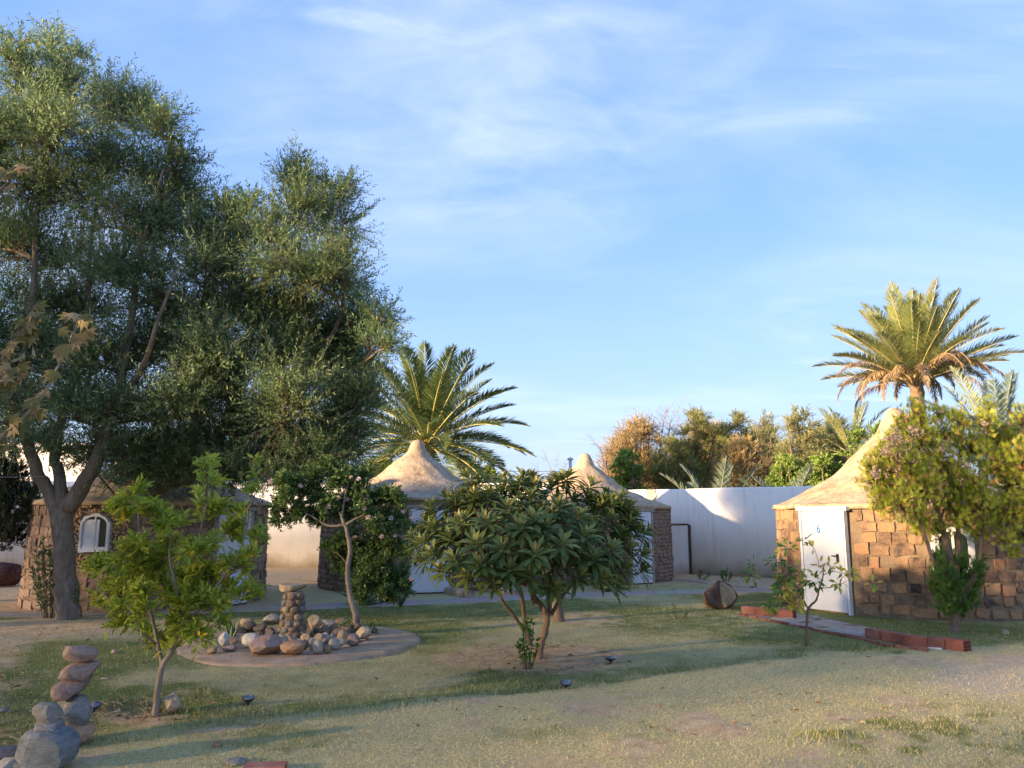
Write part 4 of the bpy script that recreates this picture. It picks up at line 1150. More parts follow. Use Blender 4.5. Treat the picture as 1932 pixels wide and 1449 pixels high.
TREE2 = big_tree('willowy_tree', 'broad willowy tree on a leaning grey trunk behind the citrus tree', (152, 1158), YT2 - .6,
    [([(150, 1165, YT2), (165, 1090, YT2), (200, 1010, YT2), (250, 950, YT2), (310, 915, YT2), (370, 885, YT2 - .2), (420, 810, YT2 - .4), (455, 700, YT2 - .5), (490, 570, YT2 - .5), (540, 430, YT2 - .4), (565, 320, YT2 - .3)], [.20, .16, .15, .14, .125, .11, .09, .07, .045, .02, .006]),
     ([(310, 915, YT2), (290, 840, YT2 - .3), (330, 740, YT2 - .6), (370, 620, YT2 - .7), (420, 480, YT2 - .6), (430, 390, YT2 - .6)], [.10, .085, .07, .05, .025, .007]),
     ([(420, 810, YT2 - .4), (510, 760, YT2 - .6), (580, 700, YT2 - .7), (640, 600, YT2 - .7), (655, 480, YT2 - .6), (640, 380, YT2 - .6)], [.075, .06, .05, .035, .02, .006]),
     ([(510, 760, YT2 - .6), (600, 750, YT2 - .9), (680, 690, YT2 - 1.0), (725, 620, YT2 - 1.0)], [.05, .04, .025, .008]),
     ([(420, 810, YT2 - .4), (480, 840, YT2 - .9), (560, 830, YT2 - 1.2), (640, 790, YT2 - 1.3)], [.05, .04, .03, .012])],
    [(535, 345, 38), (580, 350, 40), (630, 370, 38), (560, 410, 62), (500, 440, 62), (620, 430, 60), (430, 420, 50), (420, 390, 24), (470, 385, 24), (655, 480, 38), (450, 500, 75), (540, 510, 85), (620, 530, 70), (668, 560, 38), (390, 530, 70), (380, 460, 55),
     (470, 600, 85), (560, 610, 85), (640, 630, 70), (690, 610, 50), (720, 600, 28), (380, 620, 75), (420, 690, 85), (520, 690, 85), (610, 700, 80), (680, 690, 62), (715, 660, 40), (340, 690, 70), (450, 770, 85), (540, 780, 85), (620, 780, 75), (680, 770, 55), (370, 780, 75), (320, 760, 60),
     (400, 850, 60), (480, 850, 70), (560, 850, 65), (630, 840, 60), (680, 830, 42), (330, 850, 50), (270, 850, 45), (520, 890, 40), (600, 890, 40), (440, 890, 38), (665, 345, 16), (560, 305, 16), (740, 590, 12), (190, 870, 42), (215, 905, 30), (265, 895, 44), (300, 870, 50), (420, 880, 50), (530, 880, 50), (590, 870, 50), (150, 860, 36), (480, 890, 45), (350, 915, 32), (640, 860, 50), (325, 900, 40), (390, 905, 36), (450, 905, 38), (505, 915, 32), (560, 905, 38), (625, 885, 36), (360, 870, 40), (235, 860, 40)],
    255, 16, .080, .0185, 23, L_OLIVE, M_BARK)

# ---------------- copied trees added out of view to the left to block the late sun
def far_copy(src, loc, rz, s, label):
    r = src.copy(); COL.objects.link(r); r.location = loc; r.rotation_euler = (0, 0, rz); r.scale = (s, s, s)
    r['label'] = label; r['group'] = 'unseen trees added for shade'
    for ch in list(src.children):
        c = ch.copy(); COL.objects.link(c); c.parent = r
    return r

def leaf_parts(root, P, D, NN, L, W, v, tmpl, mat_, nmax, name='leaf', score=None):
    """the nmax leaves that show largest become parts, the rest one foliage part"""
    n = len(P)
    if score is None: score = -np.linalg.norm(P - np.array([0, 0, CAMZ]), axis=1)
    order = np.argsort(-score); sel = order[:nmax]; rest = order[nmax:]
    if len(rest):
        o = obj('foliage', leaf_mesh('foliage', P[rest], D[rest], NN[rest], L[rest], W[rest], tmpl, v[rest]), mat_, root); o['kind'] = 'stuff'
    bins = 10
    metas = []
    for k in range(bins):
        me = leaf_mesh(name, np.zeros((1, 3)), np.array([[0, 1., 0]]), np.array([[0, 0, 1.]]), np.array([1.0]), np.array([1.0]), tmpl, np.array([(k + .5) / bins]))
        me.materials.append(mat_); metas.append(me)
    off = Vector(root.location)
    Du = unit(D); B = unit(np.cross(Du, NN)); Nu = np.cross(B, Du)
    for i in sel:
        o = bpy.data.objects.new(name, metas[min(bins - 1, int(v[i] * bins))]); COL.objects.link(o); o.parent = root
        b, d, u = B[i] * W[i], Du[i] * L[i], Nu[i] * L[i]
        q = Vector(P[i]) - off
        o.matrix_local = Matrix(((b[0], d[0], u[0], q.x), (b[1], d[1], u[1], q.y), (b[2], d[2], u[2], q.z), (0, 0, 0, 1)))

# ---------------- citrus tree
rng = np.random.default_rng(31)
b = G(293, 1352); YC = b.y
root = thing('citrus_tree', (b.x, b.y, b.z), 'young bushy citrus tree with bright green and a few yellow leaves', 'tree')
T = Tubes(); nodes = []
tree_limbs(T, [([(292, 1360, YC), (297, 1310, YC), (305, 1262, YC), (318, 1238, YC), (331, 1215, YC), (334, 1190, YC), (346, 1160, YC), (352, 1110, YC), (372, 1030, YC), (390, 940, YC), (396, 870, YC)], [.029, .025, .023, .021, .020, .018, .015, .012, .009, .006, .003]),
               ([(307, 1258, YC), (300, 1225, YC + .05), (290, 1180, YC + .1), (275, 1110, YC + .1), (262, 1030, YC + .05), (262, 930, YC)], [.018, .016, .014, .011, .007, .003]),
               ([(334, 1195, YC), (375, 1150, YC - .1), (420, 1090, YC - .1), (460, 1020, YC - .1), (482, 890, YC - .1)], [.015, .012, .009, .006, .002]),
               ([(295, 1215, YC), (250, 1180, YC - .15), (215, 1140, YC - .2), (180, 1105, YC - .2)], [.010, .008, .006, .003]),
               ([(346, 1160, YC), (330, 1100, YC - .2), (320, 1040, YC - .25), (330, 960, YC - .2)], [.014, .011, .008, .003]),
               ([(352, 1110, YC), (420, 1130, YC + .15), (450, 1120, YC + .2), (490, 1080, YC + .2)], [.012, .009, .006, .003])], nodes)
obj('trunk', T.mesh('trunk'), M_BARK2, root)
cl = []
for px, py, r in [(262, 950, 34), (235, 985, 34), (290, 985, 40), (392, 915, 26), (398, 870, 14), (385, 965, 34), (340, 1000, 42), (245, 1040, 46), (300, 1050, 48), (365, 1040, 48), (425, 1010, 40), (470, 985, 26), (480, 935, 16), (483, 885, 10), (495, 1020, 22),
                  (200, 1075, 34), (255, 1100, 50), (325, 1105, 52), (395, 1095, 50), (450, 1070, 42), (485, 1065, 20), (185, 1118, 22), (220, 1135, 38), (285, 1150, 48), (350, 1155, 48), (410, 1150, 42), (445, 1130, 30), (250, 1170, 36), (310, 1190, 38), (370, 1195, 32), (262, 1205, 22), (300, 1225, 22), (330, 1225, 18), (400, 1185, 20), (360, 1120, 50), (270, 1070, 45), (400, 985, 26), (394, 890, 18), (482, 910, 14)]:
    c_, rr = ctr(px, py, YC + rng.uniform(-.32, .32), r); cl.append((c_, rr))
T2 = Tubes()
S, D, Ln, cv = crown(cl, nodes, T2, 300, 7, sub=14, tl=(.12, .22), up=.75, br=.010, tw=.0018, shell=.75)
obj('branches', T2.mesh('branches'), M_BARKR, root)['kind'] = 'stuff'
P, LD, NN, LL, WW = twig_leaves(S, D, Ln, 7, .092, .030, .75, .05, .2, .6)
v = np.clip(.22 + cv * .25 + rng.random(len(P)) * .55, 0, .92); v[rng.random(len(P)) > .982] = .98
leaf_parts(root, P, LD, NN, LL, WW, v, T_FOLD, L_CITR, 300)

# ---------------- yellowing sapling before door 6
rng = np.random.default_rng(41)
b = G(1522, 1219); YS = b.y
root = thing('citrus_sapling', (b.x, b.y, b.z), 'thin sapling with sparse green and yellow leaves before door 6', 'tree')
T = Tubes(); nodes = []
tree_limbs(T, [([(1521, 1226, YS), (1522, 1190, YS), (1525, 1150, YS), (1540, 1132, YS), (1546, 1110, YS), (1552, 1090, YS), (1555, 1065, YS), (1563, 1062, YS)], [.019, .017, .015, .012, .010, .008, .005, .002]),
               ([(1525, 1150, YS), (1515, 1130, YS), (1505, 1110, YS), (1490, 1085, YS), (1486, 1050, YS), (1492, 1028, YS)], [.011, .009, .008, .006, .004, .002]),
               ([(1500, 1100, YS), (1470, 1092, YS), (1440, 1085, YS - .05), (1420, 1083, YS - .05)], [.006, .005, .003, .0015]),
               ([(1546, 1110, YS), (1570, 1108, YS - .05), (1590, 1100, YS - .05), (1612, 1090, YS - .05)], [.006, .004, .003, .0015]),
               ([(1552, 1085, YS), (1572, 1078, YS + .1), (1590, 1082, YS + .1), (1610, 1084, YS + .1), (1650, 1102, YS + .1)], [.006, .004, .003, .002, .0015]),
               ([(1546, 1068, YS), (1540, 1045, YS), (1533, 1030, YS)], [.004, .003, .0015]),
               ([(1510, 1120, YS), (1490, 1140, YS - .1), (1460, 1145, YS - .1), (1450, 1148, YS - .1)], [.006, .004, .003, .0015])], nodes)
obj('trunk', T.mesh('trunk'), M_BARKR, root)
PP, DD_, VV = [], [], []
for px, py, r, n, y_ in ((1417, 1085, 16, 16, .35), (1420, 1065, 10, 6, .2), (1483, 1085, 22, 34, .25), (1462, 1060, 14, 12, .25), (1488, 1035, 16, 14, .45), (1478, 1110, 20, 26, .4), (1455, 1142, 15, 22, .4), (1482, 1130, 14, 12, .85), (1500, 1130, 14, 14, .7), (1535, 1095, 16, 18, .3),
                         (1512, 1075, 14, 10, .4), (1565, 1070, 12, 8, .75), (1590, 1082, 12, 9, .65), (1606, 1082, 12, 10, .6), (1580, 1100, 10, 7, .55), (1648, 1102, 8, 6, .6), (1533, 1032, 6, 4, .7), (1545, 1068, 9, 6, .8), (1520, 1020, 9, 6, .2), (1505, 1140, 10, 8, .6), (1514, 1105, 14, 12, .35)):
    c_, rr = ctr(px, py, YS + rng.uniform(-.15, .15), r)
    n = int(n * 1.5); d_ = rdir(n); PP.append(c_ + d_ * rr * rng.uniform(.1, .8, (n, 1))); q = unit(d_ + np.array([0, 0, -.25])); DD_.append(q); VV.append(np.clip(y_ + .14 + rng.normal(size=n) * .2, 0, 1))
P = np.concatenate(PP); D = np.concatenate(DD_); v = np.concatenate(VV)
nd = np.array(nodes); near = nd[((P[:, None] - nd[None]) ** 2).sum(-1).argmin(1)]
T2 = Tubes(); T2.many(near, P, .0016, .0008); obj('branches', T2.mesh('branches', False), M_BARKR, root)['kind'] = 'stuff'
leaf_parts(root, P, D, rdir(len(P)) * .5 + np.array([0, -.3, .8]), rng.uniform(.08, .115, len(P)), rng.uniform(.036, .052, len(P)), v, T_FOLD, L_SAPL, 300)

# ---------------- loquat tree
rng = np.random.default_rng(51)
b = G(1018, 1243); YL = b.y
root = thing('loquat_tree', (b.x, b.y, b.z), 'spreading many stemmed tree with rosettes of long dark glossy leaves', 'tree')
T = Tubes(); nodes = []
tree_limbs(T, [([(1014, 1252, YL), (1022, 1210, YL), (1032, 1175, YL), (1026, 1150, YL), (1010, 1128, YL + .05), (1000, 1105, YL + .1), (985, 1060, YL + .1), (978, 1000, YL + .1), (985, 940, YL + .1)], [.052, .044, .038, .034, .032, .028, .022, .014, .006]),
               ([(1030, 1180, YL), (1036, 1150, YL + .1), (1035, 1110, YL + .1), (1045, 1060, YL + .15), (1060, 990, YL + .2), (1070, 930, YL + .2)], [.032, .028, .025, .02, .013, .006]),
               ([(1006, 1136, YL), (1008, 1120, YL - .1), (1030, 1095, YL - .2), (1055, 1072, YL - .3), (1090, 1050, YL - .4), (1140, 1010, YL - .4)], [.028, .026, .023, .02, .015, .006]),
               ([(1000, 1215, YL), (990, 1170, YL - .05), (984, 1125, YL - .15), (972, 1090, YL - .25), (950, 1040, YL - .35), (920, 990, YL - .4)], [.030, .027, .024, .02, .014, .006]),
               ([(990, 1190, YL + .05), (968, 1160, YL), (946, 1130, YL - .1), (940, 1095, YL - .2), (930, 1060, YL - .25), (880, 1030, YL - .3), (830, 1020, YL - .3)], [.022, .020, .018, .016, .013, .009, .004]),
               ([(1040, 1160, YL + .1), (1065, 1120, YL + .1), (1100, 1090, YL), (1150, 1080, YL - .1), (1195, 1050, YL - .1)], [.024, .02, .015, .010, .004]),
               ([(978, 1020, YL + .1), (930, 990, YL + .3), (880, 970, YL + .4)], [.014, .010, .004]),
               ([(940, 1090, YL - .2), (890, 1085, YL), (850, 1075, YL + .1), (800, 1060, YL + .1)], [.012, .010, .007, .004]),
               ([(1060, 990, YL + .2), (1120, 960, YL + .4), (1170, 960, YL + .4)], [.013, .009, .004])], nodes)
obj('trunk', T.mesh('trunk'), M_BARKR, root)
tips = [(985, 905, .0), (955, 920, -.2), (905, 915, .0), (925, 940, -.4), (1070, 905, .1), (1040, 925, -.1), (1105, 940, .0), (1000, 945, -.5), (960, 965, -.7), (1050, 960, -.6), (890, 950, -.2), (860, 965, .1), (870, 990, -.5), (920, 990, -.8), (985, 1000, -1.0), (1030, 1000, -.9), (1090, 980, -.6), (1130, 960, -.1),
        (1150, 985, -.4), (1100, 1015, -.8), (1060, 1030, -1.0), (1180, 985, .1), (1200, 1005, -.1), (1215, 1010, .2), (1190, 1040, -.3), (1150, 1040, -.7), (1210, 1050, .0), (1120, 1060, -.8), (1175, 1075, -.3), (1135, 1095, -.5), (1090, 1090, -.6), (950, 1040, -1.0), (900, 1030, -.8), (850, 1020, -.5), (820, 1000, -.2), (800, 1030, -.3),
        (785, 1020, .0), (820, 1050, -.5), (860, 1060, -.7), (910, 1070, -.9), (960, 1080, -1.0), (1010, 1050, -1.1), (1000, 1090, -.8), (885, 1090, -.5), (835, 1080, -.3), (800, 1060, -.1), (930, 1100, -.6), (1210, 1080, .1), (780, 1045, .2), (1020, 950, .1), (970, 930, .3), (880, 940, .4), (1140, 940, .3), (1080, 950, .5), (930, 960, .5), (1180, 1010, .6), (820, 980, .4), (1040, 1110, -.5), (1160, 1110, -.2), (885, 905, -.0), (1010, 925, -.3)]
for k in range(125):
    u = rng.uniform(0, 2 * np.pi); q = np.sqrt(rng.random())
    tips.append((1000 + 205 * q * np.cos(u), 1000 + 98 * q * np.sin(u), rng.uniform(-.95, .9) * (1.05 - q * q)))
P, D, NN, LL, WW, vv, TP = [], [], [], [], [], [], []
C0 = np.array(at(1000, 1075, YL))
for px, py, dy in tips:
    p = np.array(at(px, py, YL + dy * .95)); TP.append(p)
    ax = unit(unit(p - C0) * .75 + np.array([0, -.1, .65]) + rng.normal(size=3) * .12)
    A = unit(np.cross(ax, [.2, .3, .9])); B_ = np.cross(ax, A)
    n = rng.integers(19, 25); bright = rng.random() * .3
    for k in range(n):
        f = k / (n - 1)                       # inner young leaves stand up, outer old ones hang
        a = k * 2.399 + rng.uniform(-.3, .3); open_ = .22 + 1.45 * f ** .8
        d = ax * math.cos(open_) + (A * math.cos(a) + B_ * math.sin(a)) * math.sin(open_)
        d = d + np.array([0, 0, -.12 * f])
        P.append(p + ax * (.05 - .09 * f)); D.append(d); NN.append(ax + np.array([0, 0, .25]))
        LL.append(rng.uniform(.155, .22) * (.55 + .6 * min(1, f * 2.2))); WW.append(rng.uniform(.046, .060) * (.5 + .55 * min(1, f * 2)))
        vv.append(np.clip(.84 - .70 * f + bright * .45 + rng.normal() * .08, 0, .95))
P = np.array(P); D = np.array(D); NN = np.array(NN); LL = np.array(LL); WW = np.array(WW); vv = np.array(vv)
T2 = Tubes(); nd = np.array(nodes)
for p in TP:
    q = nd[(((p - nd) ** 2).sum(1) + np.maximum(0, nd[:, 2] - p[2] + .1) * .8).argmin()]
    mid = (p + q) / 2 + np.array([0, 0, -.05]) + rng.normal(size=3) * .03
    T2.add(spline([q, mid, p + (p - mid) * .08], 7), np.linspace(.010, .006, 7), 6)
obj('branches', T2.mesh('branches'), M_BARKR, root)['kind'] = 'stuff'
leaf_parts(root, P, D, NN, LL, WW, vv, T_LONG, L_LOQ, 300)

# bright leafy shoot at the foot of the loquat
def bushlet(name, label, cat, px0, px1, pyt, base, Yd, n, L, W, mat_, seed, group=None, stems=8, droop=.0, tm=T_FOLD, parts=0, lean=0.0):
    global rng
    rng = np.random.default_rng(seed)
    b = G(*base)
    root = thing(name, (b.x, b.y, b.z), label, cat, group)
    T = Tubes(); P, D = [], []
    pm = (px0 + px1) / 2
    for k in range(stems):
        tx = rng.uniform(px0, px1); ty = pyt + (base[1] - pyt) * (abs(tx - pm) / max(1, (px1 - px0) / 2)) ** 1.5 * .6 * rng.uniform(.5, 1.2) + rng.uniform(0, (base[1] - pyt) * .15)
        e = np.array(at(tx, ty, b.y + rng.uniform(-.12, .12))); s = np.array(b) + np.array([(tx - pm) * .25 * b.y / F, rng.uniform(-.04, .04), -.02])
        C = spline([s, (s * .45 + e * .55) + np.array([(tx - pm) * .15 * b.y / F, 0, .02]), e], 9)
        T.add(C, np.linspace(.006, .002, 9), 5)
        m_ = max(3, n // stems)
        u = rng.uniform(.12, 1, m_); i = np.clip((u * 8).astype(int), 0, 7)
        q = C[i] + (C[i + 1] - C[i]) * ((u * 8) - i)[:, None]
        d = unit(rdir(m_) + unit(C[i + 1] - C[i]) * .7 + np.array([0, 0, .1 - droop]))
        P.append(q); D.append(d)
    P = np.concatenate(P); D = np.concatenate(D)
    obj('stems', T.mesh('stems'), M_TWIG, root)
    LL = L * rng.uniform(.6, 1.2, len(P)); WW = W * rng.uniform(.7, 1.2, len(P)); v = rng.random(len(P))
    NN = rdir(len(P)) * .6 + np.array([0, -.2, .8])
    if parts: leaf_parts(root, P, D, NN, LL, WW, v, tm, mat_, parts)
    else: obj('foliage', leaf_mesh('foliage', P, D, NN, LL, WW, tm, v), mat_, root)['kind'] = 'stuff'
    return root
bushlet('leafy_shoot', 'bright green leafy shoot at the foot of the many stemmed tree', 'plant', 977, 1016, 1150, (996, 1262), 0, 150, .055, .042, L_BRIGHT, 61, stems=9, parts=150)
bushlet('sucker_shoots', 'tall thin leafy shoots beside the forked trunk', 'plant', 55, 118, 1008, (92, 1166), 0, 1100, .085, .024, L_WEED, 62, stems=18, parts=0)
bushlet('sucker_shoots', 'short leafy shoots at the right foot of the forked trunk', 'plant', 118, 156, 1090, (137, 1168), 0, 520, .07, .022, L_WEED, 63, stems=12)
bushlet('weed', 'low green weed at the foot of the white wall beside the metal door', 'plant', 1298, 1340, 1074, (1320, 1094), 0, 110, .08, .03, L_WEED, 64, stems=9)
bushlet('shrub', 'small round dark green bush at the foot of the white wall', 'plant', 1358, 1382, 1071, (1370, 1097), 0, 130, .07, .04, L_ROSE, 65, stems=9)
bushlet('weed', 'straggly low weed in the middle of the lawn', 'plant', 1255, 1305, 1135, (1280, 1168), 0, 40, .06, .022, L_WEED, 66, stems=7)
bushlet('weed', 'grassy tuft in the pond beside the rose trunk', 'plant', 632, 668, 1168, (650, 1196), 0, 90, .06, .02, L_ROSE, 67, stems=8)
bushlet('weed', 'small leafy weed right of the rose trunk', 'plant', 692, 712, 1176, (701, 1202), 0, 80, .05, .03, L_ROSE, 68, stems=7)
bushlet('low_shrub', 'yellow green low shrub in front of the hut beside the white wall', 'plant', 1105, 1205, 1085, (1150, 1113), 0, 260, .07, .03, L_CITR, 69, stems=16)

# second slim tree right behind the loquat
rng = np.random.default_rng(71)
b = G(1053, 1172); Y2 = b.y
root = thing('slim_tree', (b.x, b.y, b.z), 'slim dark tree almost hidden behind the many stemmed glossy tree', 'tree')
T = Tubes(); nodes = []
tree_limbs(T, [([(1055, 1178, Y2), (1050, 1130, Y2), (1046, 1080, Y2), (1050, 1020, Y2), (1060, 960, Y2)], [.10, .075, .065, .04, .012]),
               ([(1046, 1085, Y2), (1085, 1040, Y2), (1120, 1000, Y2)], [.04, .025, .008]), ([(1047, 1090, Y2), (1010, 1040, Y2 + .2), (990, 990, Y2 + .2)], [.04, .025, .008])], nodes)
obj('trunk', T.mesh('trunk'), M_BARK, root)
cl = [ctr(px, py, Y2 + rng.uniform(-.4, .4), r) for px, py, r in ((1060, 980, 55), (1110, 1010, 55), (1000, 1000, 55), (1090, 1060, 45), (1030, 1050, 45), (1140, 1060, 40), (1150, 1095, 30), (970, 1040, 40))]
T2 = Tubes(); S, D, Ln, cv = crown(cl, nodes, T2, 120, 9, sub=8, tl=(.15, .3), up=.3, br=.02, tw=.002)
obj('branches', T2.mesh('branches'), M_BARKR, root)['kind'] = 'stuff'
P, LD, NN, LL, WW = twig_leaves(S, D, Ln, 9, .07, .03)
obj('foliage', leaf_mesh('foliage', P, LD, NN, LL, WW, T_FOLD, np.clip(cv * .3 + rng.random(len(P)) * .6, 0, 1)), L_ROSE, root)['kind'] = 'stuff'
bushlet('leafy_shoot', 'yellow green shoots at the foot of the slim hidden tree', 'plant', 1036, 1066, 1128, (1050, 1170), 0, 90, .05, .026, L_CITR, 72, stems=7)

# ---------------- rose
rng = np.random.default_rng(81)
b = G(668, 1184); YR = b.y
root = thing('rose_bush', (b.x, b.y, b.z), 'large rambling rose with pale pink flowers on a bare pale trunk', 'bush')
T = Tubes(); nodes = []
tree_limbs(T, [([(668, 1192, YR), (672, 1162, YR), (661, 1125, YR), (656, 1085, YR), (660, 1040, YR), (656, 1005, YR), (648, 985, YR), (640, 965, YR)], [.062, .052, .040, .036, .035, .032, .028, .012]),
               ([(650, 990, YR), (620, 992, YR), (590, 975, YR), (560, 960, YR)], [.022, .017, .012, .005]), ([(652, 990, YR), (690, 970, YR + .1), (730, 950, YR + .2), (750, 930, YR + .2)], [.025, .02, .014, .005]),
               ([(660, 1020, YR + .1), (700, 1010, YR + .5), (720, 1060, YR + .7), (710, 1120, YR + .8)], [.015, .012, .009, .004]), ([(645, 975, YR), (650, 940, YR), (660, 900, YR)], [.02, .014, .005])], nodes)
obj('trunk', T.mesh('trunk'), M_BARK2, root)
cl = []
for px, py, r, dy in [(545, 940, 34, 0), (580, 910, 38, 0), (560, 970, 36, -.1), (610, 945, 42, -.1), (640, 905, 40, 0), (600, 985, 30, 0), (680, 920, 44, .1), (720, 935, 40, .2), (750, 945, 28, .2), (665, 960, 42, .1), (710, 980, 48, .3), (748, 985, 32, .3), (690, 1030, 50, .5), (740, 1035, 42, .5), (640, 1020, 34, .7),
                      (650, 1060, 40, .8), (700, 1085, 50, .7), (745, 1085, 38, .6), (680, 1120, 36, .8), (730, 1120, 34, .7), (540, 905, 28, 0), (515, 950, 24, 0), (625, 880, 26, 0), (700, 895, 22, .1), (620, 1040, 22, .8), (775, 1000, 14, .2), (760, 1110, 20, .5), (530, 985, 20, 0)]:
    c_, rr = ctr(px, py, YR + dy + rng.uniform(-.2, .25), r * 1.15); cl.append((c_, rr))
T2 = Tubes(); S, D, Ln, cv = crown(cl, nodes, T2, 620, 11, sub=12, tl=(.12, .28), up=.15, br=.012, tw=.0018)
obj('branches', T2.mesh('branches'), M_BARKR, root)['kind'] = 'stuff'
P, LD, NN, LL, WW = twig_leaves(S, D, Ln, 11, .052, .026)
obj('foliage', leaf_mesh('foliage', P, LD, NN, LL, WW, T_RHOMB, np.clip(cv * .35 + rng.random(len(P)) * .6, 0, 1)), L_ROSE, root)['kind'] = 'stuff'
def flower_mesh(seed):
    r = np.random.default_rng(seed); P, D, Nn, L, W = [], [], [], [], []
    for ring, (n, op) in enumerate(((5, 1.25), (5, .8), (4, .35))):
        for k in range(n):
            a = 2 * np.pi * (k + ring * .4) / n + r.uniform(-.2, .2)
            P.append((0, 0, 0)); D.append((math.cos(a) * math.sin(op), math.sin(a) * math.sin(op), math.cos(op)))
            Nn.append((-math.cos(a) * math.cos(op), -math.sin(a) * math.cos(op), math.sin(op))); L.append(.046 - .006 * ring); W.append(.045 - .006 * ring)
    return leaf_mesh('flower', np.array(P, float), np.array(D, float), np.array(Nn, float), np.array(L), np.array(W), T_FOLD, r.random(len(P)))
L_PETAL = mat_leaf('petal', [(0, (.66, .42, .44)), (.6, (.78, .60, .58)), (1, (.82, .72, .66))], .35, .6, .1)
FM = [flower_mesh(s) for s in range(3)]
for f_ in FM: f_.materials.append(L_PETAL)
ends = S + D * Ln[:, None]
epx, epy = proj(ends[:, 0], ends[:, 1], ends[:, 2])
for px, py in [(590, 908), (599, 908), (568, 920), (695, 978), (711, 978), (672, 1016), (722, 1015), (677, 1050), (594, 992), (760, 966), (739, 978), (739, 965), (758, 1014), (746, 1013), (749, 1063), (701, 1040), (637, 940), (655, 945), (661, 903), (676, 903), (764, 923), (619, 955), (779, 1087), (784, 979), (500, 935), (502, 908), (688, 962), (615, 970)]:
    sc_ = (epx - px) ** 2 + (epy - py) ** 2 + ends[:, 1] * 40
    i = sc_.argmin()
    o = obj('flower', FM[rng.integers(0, 3)], None, root, world=False)
    o.location = Vector(ends[i]) + Vector((0, -.02, 0)) - root.location
    o.rotation_euler = (R(60) + rng.uniform(-.5, .5), rng.uniform(-.5, .5), rng.uniform(-.6, .6)); s_ = rng.uniform(.8, 1.15); o.scale = (s_, s_, s_)

# ---------------- agaves and aloe
def agave(name, label, base, n, L, W, seed, opn=(.15, 1.35), matl=None, dirs=None):
    global rng
    rng = np.random.default_rng(seed)
    b = G(*base); root = thing(name, (b.x, b.y, b.z), label, 'plant')
    for k in range(n):
        a = k * 2.399 + rng.uniform(-.3, .3); op = opn[0] + (opn[1] - opn[0]) * ((k + .5) / n)
        d = np.array([math.cos(a) * math.sin(op), math.sin(a) * math.sin(op), math.cos(op)])
        Lk = L * rng.uniform(.8, 1.15); side = unit(np.cross(d, [0, 0, 1.0])); up_ = np.cross(side, d)
        m_ = 7; V = []
        for j in range(m_):
            u = j / (m_ - 1); c_ = d * Lk * u + np.array([0, 0, -.12 * Lk * u * u * op])
            wv = W * (.55 + .9 * u * (1 - u) * 2) * (1 - u ** 3) + .0008
            V += [c_ - side * wv / 2 + up_ * wv * .22, c_ - up_ * wv * .06, c_ + side * wv / 2 + up_ * wv * .22, c_ - up_ * wv * .3]
        i = np.arange(m_ * 4).reshape(m_, 4); jn = np.roll(i, -1, 1)
        Q = np.stack([i[:-1], jn[:-1], jn[1:], i[1:]], -1).reshape(-1, 4)
        me = mesh_np('leaf', np.array(V), [Q], np.full(len(Q), rng.random()), smooth=True)
        obj('leaf', me, matl or L_AGAVE, root, world=False)
    return root
agave('agave', 'spiky agave with long narrow leaves under the rose bush', (688, 1143), 22, .72, .055, 91)
agave('agave', 'small upright spiky plant beside the path at the rose bush', (756, 1147), 12, .36, .03, 92, (.1, .7))
agave('aloe', 'upright striped aloe growing in the pond on the citrus tree side', (436, 1214), 7, .30, .05, 93, (.1, .5))

# ---------------- thuja at the right
rng = np.random.default_rng(101)
b = G(1800, 1192); YH = b.y
root = thing('thuja_tree', (b.x, b.y, b.z), 'bushy yellow green conifer with browned inner sprays before the stone hut', 'tree')
T = Tubes(); nodes = []
tree_limbs(T, [([(1801, 1200, YH), (1800, 1165, YH), (1797, 1125, YH), (1794, 1070, YH), (1782, 1010, YH), (1768, 960, YH), (1752, 900, YH), (1740, 820, YH), (1735, 780, YH)], [.085, .065, .058, .045, .038, .032, .024, .012, .004]),
               ([(1798, 1120, YH), (1806, 1060, YH), (1808, 1000, YH + .05), (1800, 930, YH + .1), (1812, 850, YH + .1), (1820, 800, YH + .1)], [.04, .036, .03, .024, .014, .005]),
               ([(1797, 1130, YH), (1765, 1070, YH - .1), (1745, 1010, YH - .15), (1720, 950, YH - .2), (1690, 890, YH - .2)], [.035, .028, .022, .014, .005]),
               ([(1800, 1140, YH), (1838, 1085, YH - .1), (1850, 1040, YH - .1), (1855, 990, YH - .1), (1862, 900, YH), (1863, 800, YH)], [.035, .028, .024, .018, .012, .004]),
               ([(1852, 1030, YH - .1), (1890, 1005, YH - .2), (1915, 960, YH - .2), (1930, 880, YH - .2)], [.02, .015, .011, .004]),
               ([(1806, 1145, YH), (1825, 1120, YH - .1), (1845, 1080, YH - .15)], [.02, .012, .004])], nodes)
obj('trunk', T.mesh('trunk'), M_BARKR, root)
def sprays(C, n, size, zbias, seed_v, twigT, nodes_, flat=.5):
    """fan shaped sprays: base, main direction, several blades in a plane"""
    P, D, NN, L, W, V_ = [], [], [], [], [], []
    return P
SHR = .95
